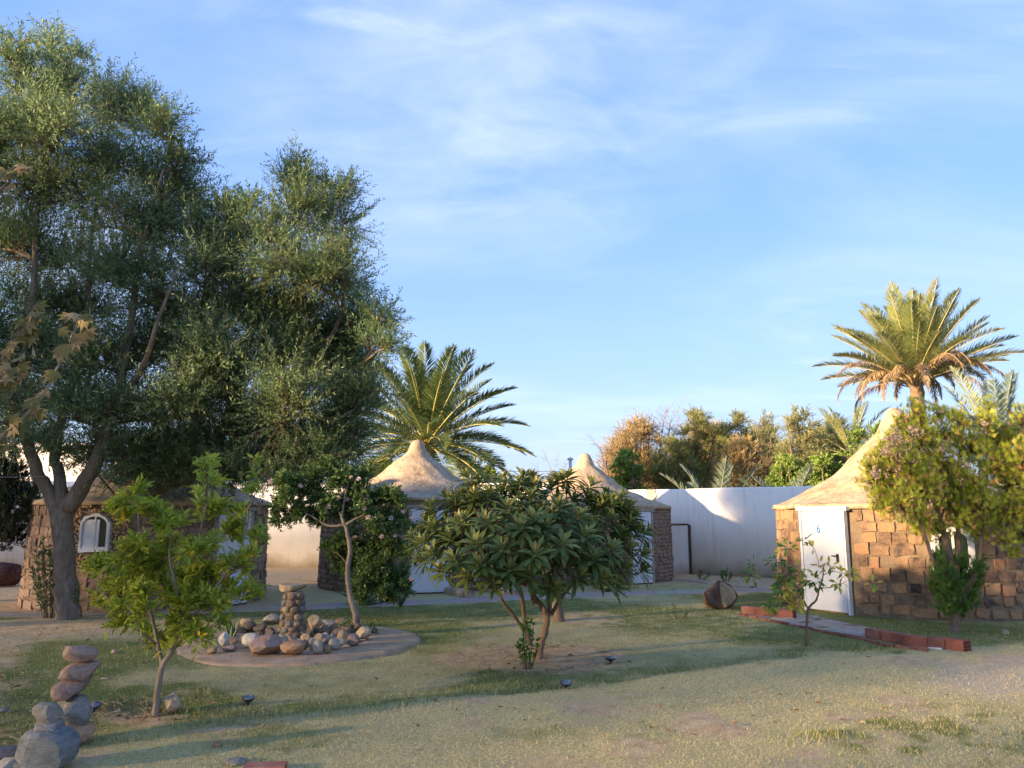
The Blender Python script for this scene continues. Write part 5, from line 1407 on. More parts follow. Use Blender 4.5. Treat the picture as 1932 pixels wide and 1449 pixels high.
def thuja_clumps(lst, Yc, dens, Ls, vr, brown):
    Pa, Da, Na, La, Wa, Va = [], [], [], [], [], []
    TT = Tubes(); nd = np.array(nodes)
    for px, py, r in lst:
        c_, rr = ctr(px, py, Yc + rng.uniform(-.35, .35), r * SHR)
        q = nd[(((c_ - nd) ** 2).sum(1) + np.maximum(0, nd[:, 2] - c_[2] + .05) * 1.5).argmin()]
        TT.add(spline([q, (q + c_) / 2 + rng.normal(size=3) * .03, c_], 6), np.linspace(.011, .004, 6), 5)
        n = max(8, int(dens * (rr / .25) ** 2))
        d0 = rdir(n); d0[:, 2] = d0[:, 2] * .9 + .15
        rad = rng.uniform(.35, 1.0, n) ** .6
        base = c_ + (d0 * rad[:, None] * .8 + rng.normal(size=(n, 3)) * .22) * rr * np.array([.9, .9, 1.25])
        TT.many(np.repeat(c_[None], n, 0), base, .003, .0015)
        ax = unit(d0 * .5 + np.array([0, 0, .95]) + rng.normal(size=(n, 3)) * .25)
        pl_ = unit(np.cross(ax, rdir(n)))                      # plane of the spray
        nb = 7
        cval = np.clip(rng.uniform(*vr) + rng.normal(size=n) * .16, 0, .80)
        br_ = (rng.random(n) < brown * (1.3 - rad)); cval[br_] = rng.uniform(.86, 1.0, br_.sum())
        for k in range(nb):
            th = (k - (nb - 1) / 2) / ((nb - 1) / 2)
            sd = np.cross(ax, pl_)
            d = unit(ax * math.cos(th * .95) + sd * math.sin(th * .95) + rng.normal(size=(n, 3)) * .09)
            st = base + ax * (Ls * .35 * (1 - abs(th)))[..., None] if np.ndim(Ls) else base + ax * (Ls * .30 * (1 - abs(th)))
            Pa.append(st); Da.append(d); Na.append(pl_); La.append(np.full(n, Ls) * rng.uniform(.6, 1.15, n) * (1 - .3 * abs(th))); Wa.append(np.full(n, Ls * .15)); Va.append(cval)
    return [np.concatenate(z) for z in (Pa, Da, Na, La, Wa, Va)], TT
(P, D, NN, LL, WW, v), TT = thuja_clumps([(1650, 905, 34), (1672, 868, 34), (1690, 840, 32), (1705, 805, 26), (1738, 790, 26), (1740, 840, 42), (1715, 885, 46), (1680, 920, 42), (1665, 950, 28), (1705, 955, 42), (1745, 930, 46), (1780, 880, 46), (1785, 820, 34), (1770, 785, 20), (1812, 800, 26), (1830, 850, 40), (1860, 800, 26), (1862, 770, 16),
    (1790, 945, 44), (1735, 990, 30), (1765, 1000, 26), (1830, 920, 44), (1850, 965, 40), (1875, 880, 40), (1900, 840, 34), (1905, 920, 42), (1930, 880, 40), (1895, 975, 38), (1925, 960, 36), (1935, 1010, 30), (1895, 1020, 20), (1930, 800, 30), (1955, 930, 45), (1960, 850, 40), (1720, 765, 12), (1915, 1045, 16), (1848, 1010, 20), (1640, 880, 16), (1880, 830, 30), (1820, 990, 22)],
    YH - .05, 200, .074, (.24, .72), .18)
obj('foliage', leaf_mesh('foliage', P, D, NN, LL, WW, T_RHOMB, v), L_THUJ, root)['kind'] = 'stuff'
obj('branches', TT.mesh('branches'), M_BARKR, root)['kind'] = 'stuff'
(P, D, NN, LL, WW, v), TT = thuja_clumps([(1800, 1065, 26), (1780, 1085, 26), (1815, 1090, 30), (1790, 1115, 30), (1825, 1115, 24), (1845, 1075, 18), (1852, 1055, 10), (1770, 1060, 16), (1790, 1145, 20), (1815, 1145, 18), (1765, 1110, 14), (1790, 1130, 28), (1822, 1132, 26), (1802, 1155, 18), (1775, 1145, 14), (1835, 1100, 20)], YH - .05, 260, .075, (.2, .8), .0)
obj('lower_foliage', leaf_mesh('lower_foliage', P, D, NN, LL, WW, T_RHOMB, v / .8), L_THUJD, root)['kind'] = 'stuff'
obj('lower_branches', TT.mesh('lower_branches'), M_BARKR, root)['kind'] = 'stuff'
# pale dry cones
cn = []
for px, py, r, n in ((1690, 830, 26, 60), (1700, 870, 30, 60), (1735, 860, 36, 60), (1668, 850, 14, 20), (1730, 815, 16, 26), (1780, 850, 26, 26), (1858, 800, 10, 14), (1650, 890, 14, 16)):
    c_, rr = ctr(px, py, YH - .25, r); cn.append(c_ + rdir(n) * rr * rng.uniform(.2, 1, (n, 1)) * np.array([1, .5, 1]))
cn = np.concatenate(cn); k = len(cn)
L_CONE = mat_leaf('dry_cone', [(0, (.58, .40, .27)), (1, (.80, .64, .48))], .2, .8, .1)
P6 = np.repeat(cn, 5, 0); D6 = rdir(k * 5)
obj('cones', leaf_mesh('cones', P6, D6, rdir(k * 5), np.full(k * 5, .040), np.full(k * 5, .024), T_RHOMB, rng.random(k * 5)), L_CONE, root)['kind'] = 'stuff'

SHR = 1.0
# ---------------- dark conifer at the left edge, crown mostly past the picture edge
rng = np.random.default_rng(111)
bx_, by_ = -11.3, 14.0
root = thing('dark_conifer', (bx_, by_, 0), 'dark conifer at the left edge hanging before the white wall', 'tree')
T = Tubes(); nodes = []
tree_limbs(T, [([proj(bx_, by_, z) + (by_,) for z in (-.05, .8, 1.6, 2.6, 3.6)], [.14, .12, .10, .07, .02]), ([proj(bx_, by_, 1.2) + (by_,), (-60, 980, by_), (20, 985, by_ - .2), (60, 965, by_ - .3)], [.05, .04, .025, .008])], nodes)
obj('trunk', T.mesh('trunk'), M_BARK, root)
(P, D, NN, LL, WW, v), TT = thuja_clumps([(5, 920, 45), (40, 925, 32), (15, 970, 45), (50, 960, 30), (5, 1010, 36), (35, 1005, 26), (60, 935, 16), (-50, 930, 60), (-60, 1000, 60), (-110, 950, 70), (-110, 1030, 60), (-40, 870, 50), (-120, 870, 70), (25, 885, 30), (-180, 960, 70)], by_ - .1, 70, .13, (.1, .8), .0)
obj('foliage', leaf_mesh('foliage', P, D, NN, LL, WW, T_RHOMB, v / .8), L_CONI, root)['kind'] = 'stuff'
obj('branches', TT.mesh('branches'), M_BARK, root)['kind'] = 'stuff'

# ---------------- plane tree to the left of the camera; one branch reaches into view
rng = np.random.default_rng(121)
PT = np.array([-5.2, 4.6])
root = thing('plane_tree', (PT[0], PT[1], gzf(*PT)), 'branch of lobed olive brown leaves reaching in from the left edge', 'tree')
T = Tubes(); nodes = []
def wl(T, pts, r, sides=10):
    P = spline(pts, len(pts) * 5); T.add(P, np.interp(np.linspace(0, 1, len(P)), np.linspace(0, 1, len(r)), r), sides, .05); nodes.extend(P[2:].tolist())
wl(T, [(PT[0], PT[1], -.05), (PT[0] + .05, PT[1], 1.0), (PT[0] - .05, PT[1] + .05, 2.0), (PT[0] + .1, PT[1], 3.2), (PT[0], PT[1] - .1, 4.6), (PT[0] - .1, PT[1], 5.6)], [.16, .14, .13, .10, .06, .02], 12)
A0 = np.array([PT[0], PT[1], 1.75])
def A(px, py, Y): return np.array(at(px, py, Y))
wl(T, [A0, A(-160, 870, 4.9), A(-40, 850, 5.0), A(30, 800, 5.0), A(75, 755, 5.0), A(105, 700, 5.0), A(135, 640, 5.0), A(152, 590, 5.0)], [.05, .035, .022, .012, .009, .007, .005, .002], 7)
wl(T, [A(-160, 870, 4.9), A(-90, 760, 5.2), A(-20, 700, 5.3), A(30, 640, 5.3), A(70, 570, 5.3)], [.03, .02, .012, .007, .003], 7)
wl(T, [np.array([PT[0], PT[1], 3.0]), A(-150, 480, 5.0), A(-40, 390, 5.1), A(15, 345, 5.1), A(35, 320, 5.1)], [.05, .03, .014, .006, .003], 7)
for k in range(10):
    a = k * 2.4; z0 = 2.2 + k * .33
    d = np.array([math.cos(a), math.sin(a), .35])
    d[0] = -abs(d[0]) - .15; d[1] = d[1] * .6 - .5
    s = np.array([PT[0], PT[1], z0]); wl(T, [s, s + d * .9 + [0, 0, .15], s + d * 1.9 + [0, 0, .2]], [.05, .03, .008], 7)
obj('trunk', T.mesh('trunk'), M_BARK2, root)
# lobed leaf: five pointed lobes
an = [-1.9, -1.35, -1.0, -.62, -.42, -.18, 0, .18, .42, .62, 1.0, 1.35, 1.9]; rd_ = [.30, .62, .36, .86, .45, .62, 1.0, .62, .45, .86, .36, .62, .30]
lv = [(0, 0, 0)] + [(r_ * math.sin(a), .12 + r_ * math.cos(a) * .88, -.16 * abs(math.sin(a)) * r_ - .08 * r_ * r_) for a, r_ in zip(an, rd_)]
T_PLANE = (np.array(lv), [np.array([(0, k + 1, k) for k in range(1, len(an))])])
def pleaves(pts, n, spreadm):
    C = np.array(pts); P = []
    i = rng.integers(0, len(C), n)
    return C[i] + rng.normal(size=(n, 3)) * spreadm
vis_ = []
for pts, n in ((spline([A(20, 800, 5.0), A(75, 755, 5.0), A(105, 700, 5.0), A(135, 640, 5.0), A(155, 585, 5.0)], 30), 34), (spline([A(-20, 700, 5.3), A(30, 640, 5.3), A(70, 570, 5.3)], 20), 40), (spline([A(-20, 740, 5.0), A(20, 700, 5.1), A(60, 660, 5.1)], 20), 26),
               (spline([A(-30, 390, 5.1), A(15, 345, 5.1), A(35, 320, 5.1)], 10), 14), (spline([A(-60, 840, 5.0), A(0, 830, 5.0)], 10), 14)):
    vis_.append(pleaves(pts, n, .035))
P = np.concatenate(vis_); n = len(P)
D = unit(rdir(n) * .6 + np.array([.1, -.1, -.7])); NN = rdir(n) * .5 + np.array([.0, -.8, .4])
leaf_parts(root, P, D, NN, rng.uniform(.085, .125, n), rng.uniform(.085, .12, n), np.clip(rng.normal(size=n) * .28 + .5, 0, 1), T_PLANE, L_PLANE, 300)
nd = np.array([q for q in nodes if q[0] < -.70 * q[1] or q[1] < 2.5 or q[2] > 4.4])
nd = nd[nd[:, 2] > 1.9]
n = 3000
i = rng.integers(0, len(nd), n); off = rng.normal(size=(n, 3)) * np.array([.55, .55, .4])
P = nd[i] + off
ppx, ppy = proj(P[:, 0], np.maximum(P[:, 1], .3), P[:, 2])
okk = ~((P[:, 1] > .2) & (ppx > -40) & (ppy < 1600))
P = P[okk]; n = len(P)
obj('foliage', leaf_mesh('foliage', P, unit(rdir(n) + [0, 0, -.5]), rdir(n) * .6 + np.array([0, 0, .8]), rng.uniform(.10, .15, n), rng.uniform(.10, .15, n), T_PLANE, rng.random(n)), L_PLANE, root)['kind'] = 'stuff'

# wire from the left edge to the forked tree
T = Tubes(); a_ = np.array(at(-260, 885, 9.0)); b_ = np.array(at(110, 898, YT - .12)); 
C = np.linspace(a_, b_, 24); C[:, 2] -= np.sin(np.linspace(0, np.pi, 24)) * .05
T.add(C, .004, 5)
tag(obj('wire', T.mesh('wire'), mat_plain('wire', (.45, .45, .45), .5)), 'thin wire stretched from the left edge to the forked tree', 'wire')

# fallen leaves and twigs
rng = np.random.default_rng(131)
Pl = []
for cx, cy, rx, ry, n in ((25, 1330, 70, 110, 120), (255, 1340, 85, 25, 70), (1010, 1245, 180, 32, 150), (1470, 1205, 90, 14, 60), (60, 1200, 150, 20, 60), (600, 1300, 500, 80, 60), (1300, 1300, 500, 90, 60), (20, 1420, 60, 25, 40), (400, 1330, 120, 40, 30)):
    for k in range(n):
        u = rng.uniform(0, 6.28); q = math.sqrt(rng.random()); px = cx + rx * q * math.cos(u); py = min(cy + ry * q * math.sin(u), 1475)
        g_ = G(px, py); Pl.append((g_.x, g_.y, g_.z + .012))
Pl = np.array(Pl); n = len(Pl)
d = rng.normal(size=(n, 3)); d[:, 2] *= .25
o = obj('fallen_leaves', leaf_mesh('fallen_leaves', Pl, unit(d), np.array([0, 0, 1.0]) + rng.normal(size=(n, 3)) * .35, rng.uniform(.03, .075, n), rng.uniform(.014, .035, n), T_FOLD, rng.random(n)), L_DEAD)
tag(o, 'scattered dry brown leaves on the lawn and soil', 'leaves', kind='stuff')
T = Tubes()
for cx, cy, rx, ry, n in ((250, 1343, 60, 16, 26), (190, 1175, 60, 8, 8), (25, 1340, 40, 80, 14), (960, 1240, 100, 20, 12)):
    for k in range(n):
        g_ = G(cx + rng.uniform(-rx, rx), cy + rng.uniform(-ry, ry)); a = rng.uniform(0, 3.14); L = rng.uniform(.08, .28)
        p0 = np.array([g_.x, g_.y, g_.z + .01]); p1 = p0 + np.array([math.cos(a) * L, math.sin(a) * L, rng.uniform(0, .03)])
        T.add(spline([p0, (p0 + p1) / 2 + rng.normal(size=3) * .012, p1], 5), np.linspace(.005, .002, 5), 5)
tag(obj('dry_twigs', T.mesh('dry_twigs'), mat_plain('dry_twig', (.30, .24, .17), .9, .1)), 'dry twigs lying under the trees', 'twigs', kind='stuff')

# ================================================================== palms and trees beyond the wall
L_PALM = mat_leaf('palm_leaflet', [(.0, (0.102, 0.145, 0.051)), (.45, (0.187, 0.23, 0.0765)), (.8, (0.323, 0.34, 0.119)), (.92, (0.459, 0.425, 0.153)), (1.0, (0.68, 0.561, 0.255))], .22, .45, .35)
L_PALMD = mat_leaf('palm_leaflet_dark', [(.0, (0.0612, 0.105, 0.0385)), (.5, (0.122, 0.175, 0.056)), (.85, (0.21, 0.263, 0.0788)), (.92, (0.49, 0.49, 0.14)), (1.0, (0.595, 0.542, 0.175))], .22, .42, .4)
L_PALMB = mat_leaf('palm_leaflet_blue', [(.0, (0.112, 0.154, 0.105)), (.5, (0.196, 0.252, 0.168)), (.85, (0.308, 0.364, 0.238)), (1.0, (0.448, 0.448, 0.252))], .22, .45, .35)
L_PDEAD = mat_leaf('palm_leaflet_dry', [(.0, (.26, .17, .09)), (.5, (.44, .31, .18)), (1.0, (.58, .44, .28))], .25, .7, .1)
M_PTRUNK = mat_bark('palm_trunk', (.12, .08, .05), (.24, .16, .10), (.36, .25, .16), (5, 5, 12), .9, .03)
def frond_mesh(az, e0, droop, L, n, lw, ll, dead=False, tone=.5, twist=0.0):
    m_ = 18; t = np.linspace(0, 1, m_)
    el = e0 - droop * t ** 1.5
    h = np.array([math.cos(az), math.sin(az), 0]); up = np.array([0, 0, 1.0]); side0 = np.array([-math.sin(az), math.cos(az), 0])
    dirs = np.cos(el)[:, None] * h + np.sin(el)[:, None] * up
    C = np.concatenate([[np.zeros(3)], np.cumsum(dirs[:-1] * (L / (m_ - 1)), 0)])
    T = Tubes(); T.add(C, np.linspace(.028, .005, m_) * (L / 3), 4)
    Vr = np.concatenate(T.V); Qr = np.concatenate(T.Q)
    u = np.linspace(.16 if not dead else .3, .995, n); u = np.clip(u + rng.normal(size=n) * .004, 0.02, .999)
    i = np.minimum((u * (m_ - 1)).astype(int), m_ - 2); f = u * (m_ - 1) - i
    B = C[i] + (C[i + 1] - C[i]) * f[:, None]; dr = unit(dirs[i]); nr = unit(np.cross(dr, side0)); nr = np.where(nr[:, 2:3] < 0, -nr, nr)
    prof = np.sin(np.clip(u * 1.05, 0, 1) * np.pi) ** .5 * .8 + .22
    P, D, NN, LL, WW = [], [], [], [], []
    for s in (-1, 1):
        fw = .55 + .75 * u ** 2
        d = dr * fw[:, None] + side0 * s * .85 + nr * (.35 if not dead else .0)
        if dead: d = d * .55 + np.array([0, 0, -.75])
        d = unit(d + rng.normal(size=(n, 3)) * (.14 if not dead else .22))
        P.append(B); D.append(d); NN.append(unit(nr + side0 * -s * .5)); LL.append(ll * prof * rng.uniform(.85, 1.1, n)); WW.append(np.full(n, lw))
    P = np.concatenate(P); k = len(P)
    V, pl, cnt = leaves(P, np.concatenate(D), np.concatenate(NN), np.concatenate(LL), np.concatenate(WW), T_RHOMB)
    v = np.clip(tone + rng.normal(size=k) * .10, 0, .9)
    me = mesh_np('frond', np.concatenate([Vr, V]), [Qr, pl[0] + len(Vr)], np.concatenate([np.full(len(Qr), 1.0 if not dead else .7), v]))
    return me
def palm(label, px, py, Y, L, nlive, ndead, seed, matl, live=(8, 86), lw=.036, ll=.50, n=52, droop=(.25, .7), trunk=True, tr=.20, dead_L=.75, tone=.5, azs=None):
    global rng
    rng = np.random.default_rng(seed)
    c = at(px, py, Y)
    root = thing('date_palm', (c.x, c.y, 0), label, 'palm', 'date palms beyond the wall')
    if trunk:
        T = Tubes(); zz = np.linspace(-.1, c.z + .15, 26)
        T.add(np.stack([np.full(26, c.x) + np.sin(zz * .4) * .05, np.full(26, c.y), zz], -1), tr * (1 + .12 * (np.arange(26) % 2)) * np.linspace(1.1, 1.0, 26), 12, .15)
        obj('trunk', T.mesh('trunk'), M_PTRUNK, root)
    for k in range(nlive):
        f = (k + .5) / nlive
        az = k * 2.399963 + rng.uniform(-.2, .2)
        e0 = R(live[1] - (live[1] - live[0]) * f ** .9 + rng.uniform(-5, 5))
        me = frond_mesh(az, e0, R(1) * 0 + rng.uniform(*droop) * (.5 + .8 * f), L * rng.uniform(.86, 1.06) * (1 - .12 * (f < .15)), n, lw, ll, tone=tone + rng.normal() * .16)
        o = obj('frond', me, matl, root); o.location = c + Vector((math.cos(az) * .12, math.sin(az) * .12, .25 * (1 - f))) - root.location
    for k in range(ndead):
        az = k * 2.399963 + .7
        me = frond_mesh(az, R(rng.uniform(22, 58)), rng.uniform(2.0, 2.7), L * dead_L * rng.uniform(.85, 1.15), int(n * .7), .026, ll * .55, True, tone=rng.uniform(.25, .75))
        o = obj('dry_frond', me, L_PDEAD, root); o.location = c + Vector((math.cos(az) * .16, math.sin(az) * .16, -.15)) - root.location
    return root
palm('tall date palm with golden green crown and a skirt of dry fronds', 1727, 722, 26, 3.2, 66, 24, 201, L_PALM, live=(12, 88), droop=(.12, .5), n=120, ll=.60, lw=.026, dead_L=.9, tone=.62)
palm('dark green date palm with broad arching fronds right behind hut 4', 806, 842, 25, 3.5, 64, 0, 202, L_PALMD, live=(-22, 84), droop=(.30, .95), n=100, ll=.62, lw=.036, tone=.45)
palm('low date palm rising behind the white wall between the huts', 1350, 1000, 24.5, 2.3, 12, 0, 203, L_PALMB, live=(25, 80), droop=(.2, .8), n=44, ll=.42, trunk=False, tone=.35)
palm('low bluish date palm behind the white wall beside the stone hut', 1490, 990, 24, 2.0, 10, 0, 204, L_PALMB, live=(10, 75), droop=(.3, .8), n=40, ll=.40, trunk=False)
palm('bluish date palm behind the bushy conifer at the right edge', 1885, 860, 19.5, 2.3, 22, 0, 205, L_PALMB, live=(5, 82), droop=(.2, .7), n=48, ll=.42, lw=.034, tr=.18)
palm('small date palm showing between the dry fronds and the grey green trees', 1607, 860, 33, 2.6, 18, 0, 206, L_PALM, live=(0, 84), droop=(.3, .8), n=40, ll=.45)
palm('yellowish young date palm beside the rear roof of hut 4', 880, 915, 30, 1.5, 18, 0, 207, L_PALM, live=(0, 82), droop=(.3, .9), n=36, ll=.35, tone=.72)

L_TAMO = mat_leaf('tamarisk_dry', [(.0, (.30, .21, .08)), (.5, (.46, .34, .15)), (.85, (.58, .45, .24)), (1.0, (.34, .34, .10))], .3, .8, .1)
L_TAMG = mat_leaf('tamarisk_green', [(.0, (.17, .19, .05)), (.5, (.29, .30, .085)), (.85, (.42, .41, .14)), (1.0, (.54, .44, .18))], .3, .8, .1)
L_TAMY = mat_leaf('tamarisk_grey', [(.0, (.21, .23, .10)), (.5, (.34, .355, .16)), (.85, (.46, .45, .22)), (1.0, (.56, .50, .25))], .3, .8, .1)
L_GREEN = mat_leaf('bush_green', [(.0, (0.102, 0.184, 0.0367)), (.5, (0.204, 0.306, 0.0612)), (1.0, (0.367, 0.449, 0.102))], .25, .6, .2)
def back_tree(name, label, px, Y, top, hw, bottom, matl, seed, dens=26, per=12, Ll=.16, Wl=.028, tl=(.35, .8), bare=False, nclump=None):
    global rng
    rng = np.random.default_rng(seed)
    b = at(px, 970, Y)
    root = thing(name, (b.x, b.y, 0), label, 'tree', 'trees beyond the wall')
    T = Tubes(); nodes = []
    for k in range(5):
        tx = px + hw * rng.uniform(-.7, .7); ty = top + (bottom - top) * rng.uniform(.1, .35)
        e = np.array(at(tx, ty, Y + rng.uniform(-.8, .8))); s = np.array([b.x + (tx - px) * .1 * Y / F, b.y, -.1])
        mid = s * .5 + e * .5 + np.array([(e[0] - s[0]) * -.15, 0, 0]) + rng.normal(size=3) * .12
        P = spline([s, mid, e], 14); T.add(P, np.linspace(.12, .012, 14), 7, .1); nodes.extend(P[3:].tolist())
    obj('trunk', T.mesh('trunk'), M_BARK, root)
    cl = []
    n = nclump or int(20 + hw / 3)
    for k in range(n):
        fy = (k + rng.random()) / n
        py = top + (bottom - top) * fy
        ww = hw * (.35 + .65 * min(1, fy * 2.4)) 
        r = max(13, rng.uniform(.24, .40) * hw) * (.65 + .4 * min(1, fy * 2))
        x = px + rng.uniform(-1, 1) * max(0, ww - r * .7)
        c, rr = ctr(x, py + r * .7, Y + rng.uniform(-1, 1) * hw * Y / F * .6, r); cl.append((c, rr))
    T2 = Tubes()
    S, D, Ln, cv = crown(cl, nodes, T2, dens, per, sub=6, tl=tl, up=.6, br=.018, tw=.005)
    obj('branches', T2.mesh('branches', False), M_BARKR if bare else M_BARK, root)['kind'] = 'stuff'
    P, LD, NN, LL, WW = twig_leaves(S, D, Ln, per, Ll, Wl, .55, .25)
    v = np.clip(cv * .45 + rng.random(len(P)) * .5, 0, 1); v[rng.random(len(P)) > .96] = 1
    obj('foliage', leaf_mesh('foliage', P, LD, NN, LL, WW, T_RHOMB, v), matl, root)['kind'] = 'stuff'
    return root
for i, a in enumerate((
    ('tamarisk', 'large orange brown tamarisk with bare twigs on top', 1205, 33, 790, 85, 945, L_TAMO, 66),
    ('tamarisk', 'olive green tamarisk beside the large orange one', 1318, 35, 772, 62, 945, L_TAMG, 66),
    ('tamarisk', 'second olive green tamarisk with rounded top', 1385, 37, 780, 58, 945, L_TAMG, 66),
    ('tamarisk', 'low orange brown tamarisk between the olive green ones', 1400, 30, 828, 66, 945, L_TAMO, 66),
    ('tamarisk', 'slender grey green tamarisk with see through crown', 1447, 36, 778, 32, 945, L_TAMY, 44),
    ('tamarisk', 'tall yellow grey tamarisk with pointed top', 1508, 34, 770, 60, 945, L_TAMY, 66),
    ('tamarisk', 'grey green tamarisk beside the dry palm fronds', 1575, 36, 788, 64, 945, L_TAMY, 60),
    ('tamarisk', 'low yellow green tamarisk in front of the large orange one', 1270, 31, 830, 56, 945, L_TAMG, 66),
    ('leafy_tree', 'dark green leafy tree behind the slope of the stone hut roof', 1622, 29, 808, 40, 945, L_GREEN, 60),
    ('leafy_tree', 'low yellow green fig like bush behind the wall', 1555, 27, 858, 58, 945, L_GREEN, 60),
    ('leafy_tree', 'low dark bush behind the wall under the yellow grey tamarisk', 1480, 28, 862, 50, 945, L_GREEN, 60),
    ('tamarisk', 'distant olive tamarisk filling the gap behind the slender one', 1440, 42, 800, 90, 945, L_TAMG, 50),
    ('tamarisk', 'distant golden tamarisk behind the olive green ones', 1340, 43, 800, 95, 945, L_TAMO, 50),
    ('tamarisk', 'distant grey tamarisk behind the tall yellow grey one', 1545, 42, 805, 90, 945, L_TAMY, 50),
    ('leafy_tree', 'round green tree between the huts, far behind', 925, 40, 878, 26, 945, L_GREEN, 60),
    ('leafy_tree', 'bright green bush in front of the large orange tamarisk', 1185, 30, 850, 40, 945, L_GREEN, 80),
    ('leafy_tree', 'green leafy tree behind the stone hut beside the tall palm', 1660, 30, 800, 44, 945, L_GREEN, 50),
    ('leafy_tree', 'dull green tree at the right edge behind the bluish palm', 1960, 27, 800, 70, 945, L_TAMG, 50),
    ('leafy_tree', 'dull green tree behind the dark green palm', 720, 36, 865, 60, 945, L_GREEN, 50))):
    nm, lab, px, Y, top, hw, bot, ml, dn = a
    kw = dict(Ll=.13, Wl=.06, tl=(.2, .45)) if nm == 'leafy_tree' else dict(Ll=.15, Wl=.024)
    back_tree(nm, lab, px, Y, top, hw, bot, ml, 300 + i, dens=dn * (1.0 if hw < 80 else .7), nclump=int(32 + hw / 2.5), **kw)
# bare branches on top of the orange tamarisk, part of it in look: a leafless tree just behind
rng = np.random.default_rng(331)
def bare_tree(label, px, Y, top, hw, n, seed, m_):
    global rng
    rng = np.random.default_rng(seed)
    b = at(px, 970, Y); root = thing('bare_tree', (b.x, b.y, 0), label, 'tree', 'trees beyond the wall')
    T = Tubes(); T2 = Tubes(); nodes = []
    for k in range(6):
        e = np.array(at(px + rng.uniform(-.6, .6) * hw, top + rng.uniform(15, 50), Y + rng.uniform(-.8, .8))); s = np.array([b.x, b.y, -.1])
        P = spline([s, s * .5 + e * .5 + rng.normal(size=3) * .2, e], 14); T.add(P, np.linspace(.11, .015, 14), 6, .1); nodes.extend(P[6:].tolist())
    nd = np.array(nodes); i = rng.integers(0, len(nd), n)
    D = unit(rdir(n) + np.array([0, 0, .8])); Ln = rng.uniform(.5, 1.3, n); A_ = nd[i]; B_ = A_ + D * Ln[:, None]
    T2.many(A_, B_, .012, .005)
    j = rng.integers(0, n, n * 5); u = rng.uniform(.3, 1, (n * 5, 1)); S = A_[j] + (B_[j] - A_[j]) * u; D2 = unit(D[j] * .7 + rdir(n * 5) * .8)
    T2.many(S, S + D2 * rng.uniform(.2, .55, (n * 5, 1)), .006, .003)
    obj('trunk', T.mesh('trunk'), m_, root); obj('twigs', T2.mesh('twigs', False), m_, root)['kind'] = 'stuff'
M_BARE = mat_plain('bare_twig', (.34, .22, .15), .9, .1)
bare_tree('leafless reddish tree rising above the large orange tamarisk', 1240, 34, 772, 60, 170, 41, M_BARE)
bare_tree('leafless reddish tree at the edge of the orange tamarisk by the roof', 1158, 32, 840, 30, 90, 42, M_BARE)
bare_tree('leafless tree behind the far pinkish roof', 1035, 38, 868, 22, 40, 43, M_BARE)
# white vent pipe behind the roof of hut 5
q = at(1076, 868, 28)
T = Tubes(); T.add([(q.x, q.y, 0), (q.x, q.y, 1.5), (q.x, q.y, q.z)], [.06, .06, .06], 10); T.add([(q.x, q.y, q.z), (q.x, q.y, q.z + .05), (q.x, q.y, q.z + .1)], [.11, .12, .03], 10)
tag(obj('vent_pipe', T.mesh('vent_pipe'), M_WHITE), 'white vent pipe poking up behind the roof beside the white wall', 'pipe')
# overhead cables on two poles
M_POLE = mat_plain('weathered_pole', (.28, .22, .17), .9, .1)
polesX = []
for px, lab in ((760, 'wooden utility pole hidden by the dark green palm'), (1290, 'wooden utility pole hidden in the orange tamarisk')):
    q = at(px, 880, 44); T = Tubes(); T.add([(q.x, q.y, -.2), (q.x, q.y, 2), (q.x, q.y, q.z + .2)], [.13, .12, .10], 9); polesX.append((q.x, q.y))
    tag(obj('utility_pole', T.mesh('utility_pole'), M_POLE), lab, 'pole')
M_CAB = mat_plain('black_cable', (.03, .03, .03), .6)
for py, lab in ((884, 'upper dark cable strung behind the huts'), (896, 'lower dark cable strung behind the huts')):
    z = at(966, py, 44).z; T = Tubes(); C = np.linspace([polesX[0][0], polesX[0][1] - .1, z], [polesX[1][0], polesX[1][1] - .1, z + .1], 24); C[:, 2] -= np.sin(np.linspace(0, np.pi, 24)) * .22
    T.add(C, .012, 5); tag(obj('cable', T.mesh('cable'), M_CAB), lab, 'cable')

# ================================================================== unseen trees added to filter and block the low sun
def uv(u, v_): return (u * math.sin(SUN_AZ) + v_ * math.cos(SUN_AZ), u * math.cos(SUN_AZ) - v_ * math.sin(SUN_AZ))
# added unseen row of open crowned trees, leaf count set to filter the sun
rng = np.random.default_rng(351)
L_SUNFILT = mat_leaf('sun_filter_leaf', [(0, (.06, .08, .03)), (1, (.14, .16, .06))], .25)
FILT_U, FILT_H, FILT_N = -44.0, 12.2, 3700
for k in range(14):
    v0 = -27 + k * 3.5 + rng.uniform(-.5, .5)
    x0, y0 = uv(FILT_U + rng.uniform(-1.5, 1.5), v0)
    root = thing('sun_filter_tree', (x0, y0, 0), 'open crowned tree of the unseen row added to filter the sun', 'tree', 'unseen trees added to filter the sun')
    T = Tubes(); T.add(spline([(x0, y0, -.1), (x0 + .1, y0, 3), (x0, y0 + .1, 6), (x0, y0, 8.5)], 16), np.linspace(.18, .04, 16), 8, .1)
    obj('trunk', T.mesh('trunk'), M_BARK, root)
    top = FILT_H + rng.uniform(-.9, .6)
    n = FILT_N
    q = rng.random((n, 3)); zz = .6 + (top - .6) * q[:, 2]
    rr = 2.5 * np.sqrt(np.clip(1.06 - (np.maximum(zz - top * .55, 0) / (top * .45)) ** 2, .02, 1)) * np.sqrt(q[:, 0])
    P = np.stack([x0 + rr * np.cos(q[:, 1] * 6.283), y0 + rr * np.sin(q[:, 1] * 6.283), zz], -1)
    obj('foliage', leaf_mesh('foliage', P, rdir(n), rdir(n), rng.uniform(.25, .42, n), rng.uniform(.12, .2, n), T_RHOMB, rng.random(n)), L_SUNFILT, root)['kind'] = 'stuff'
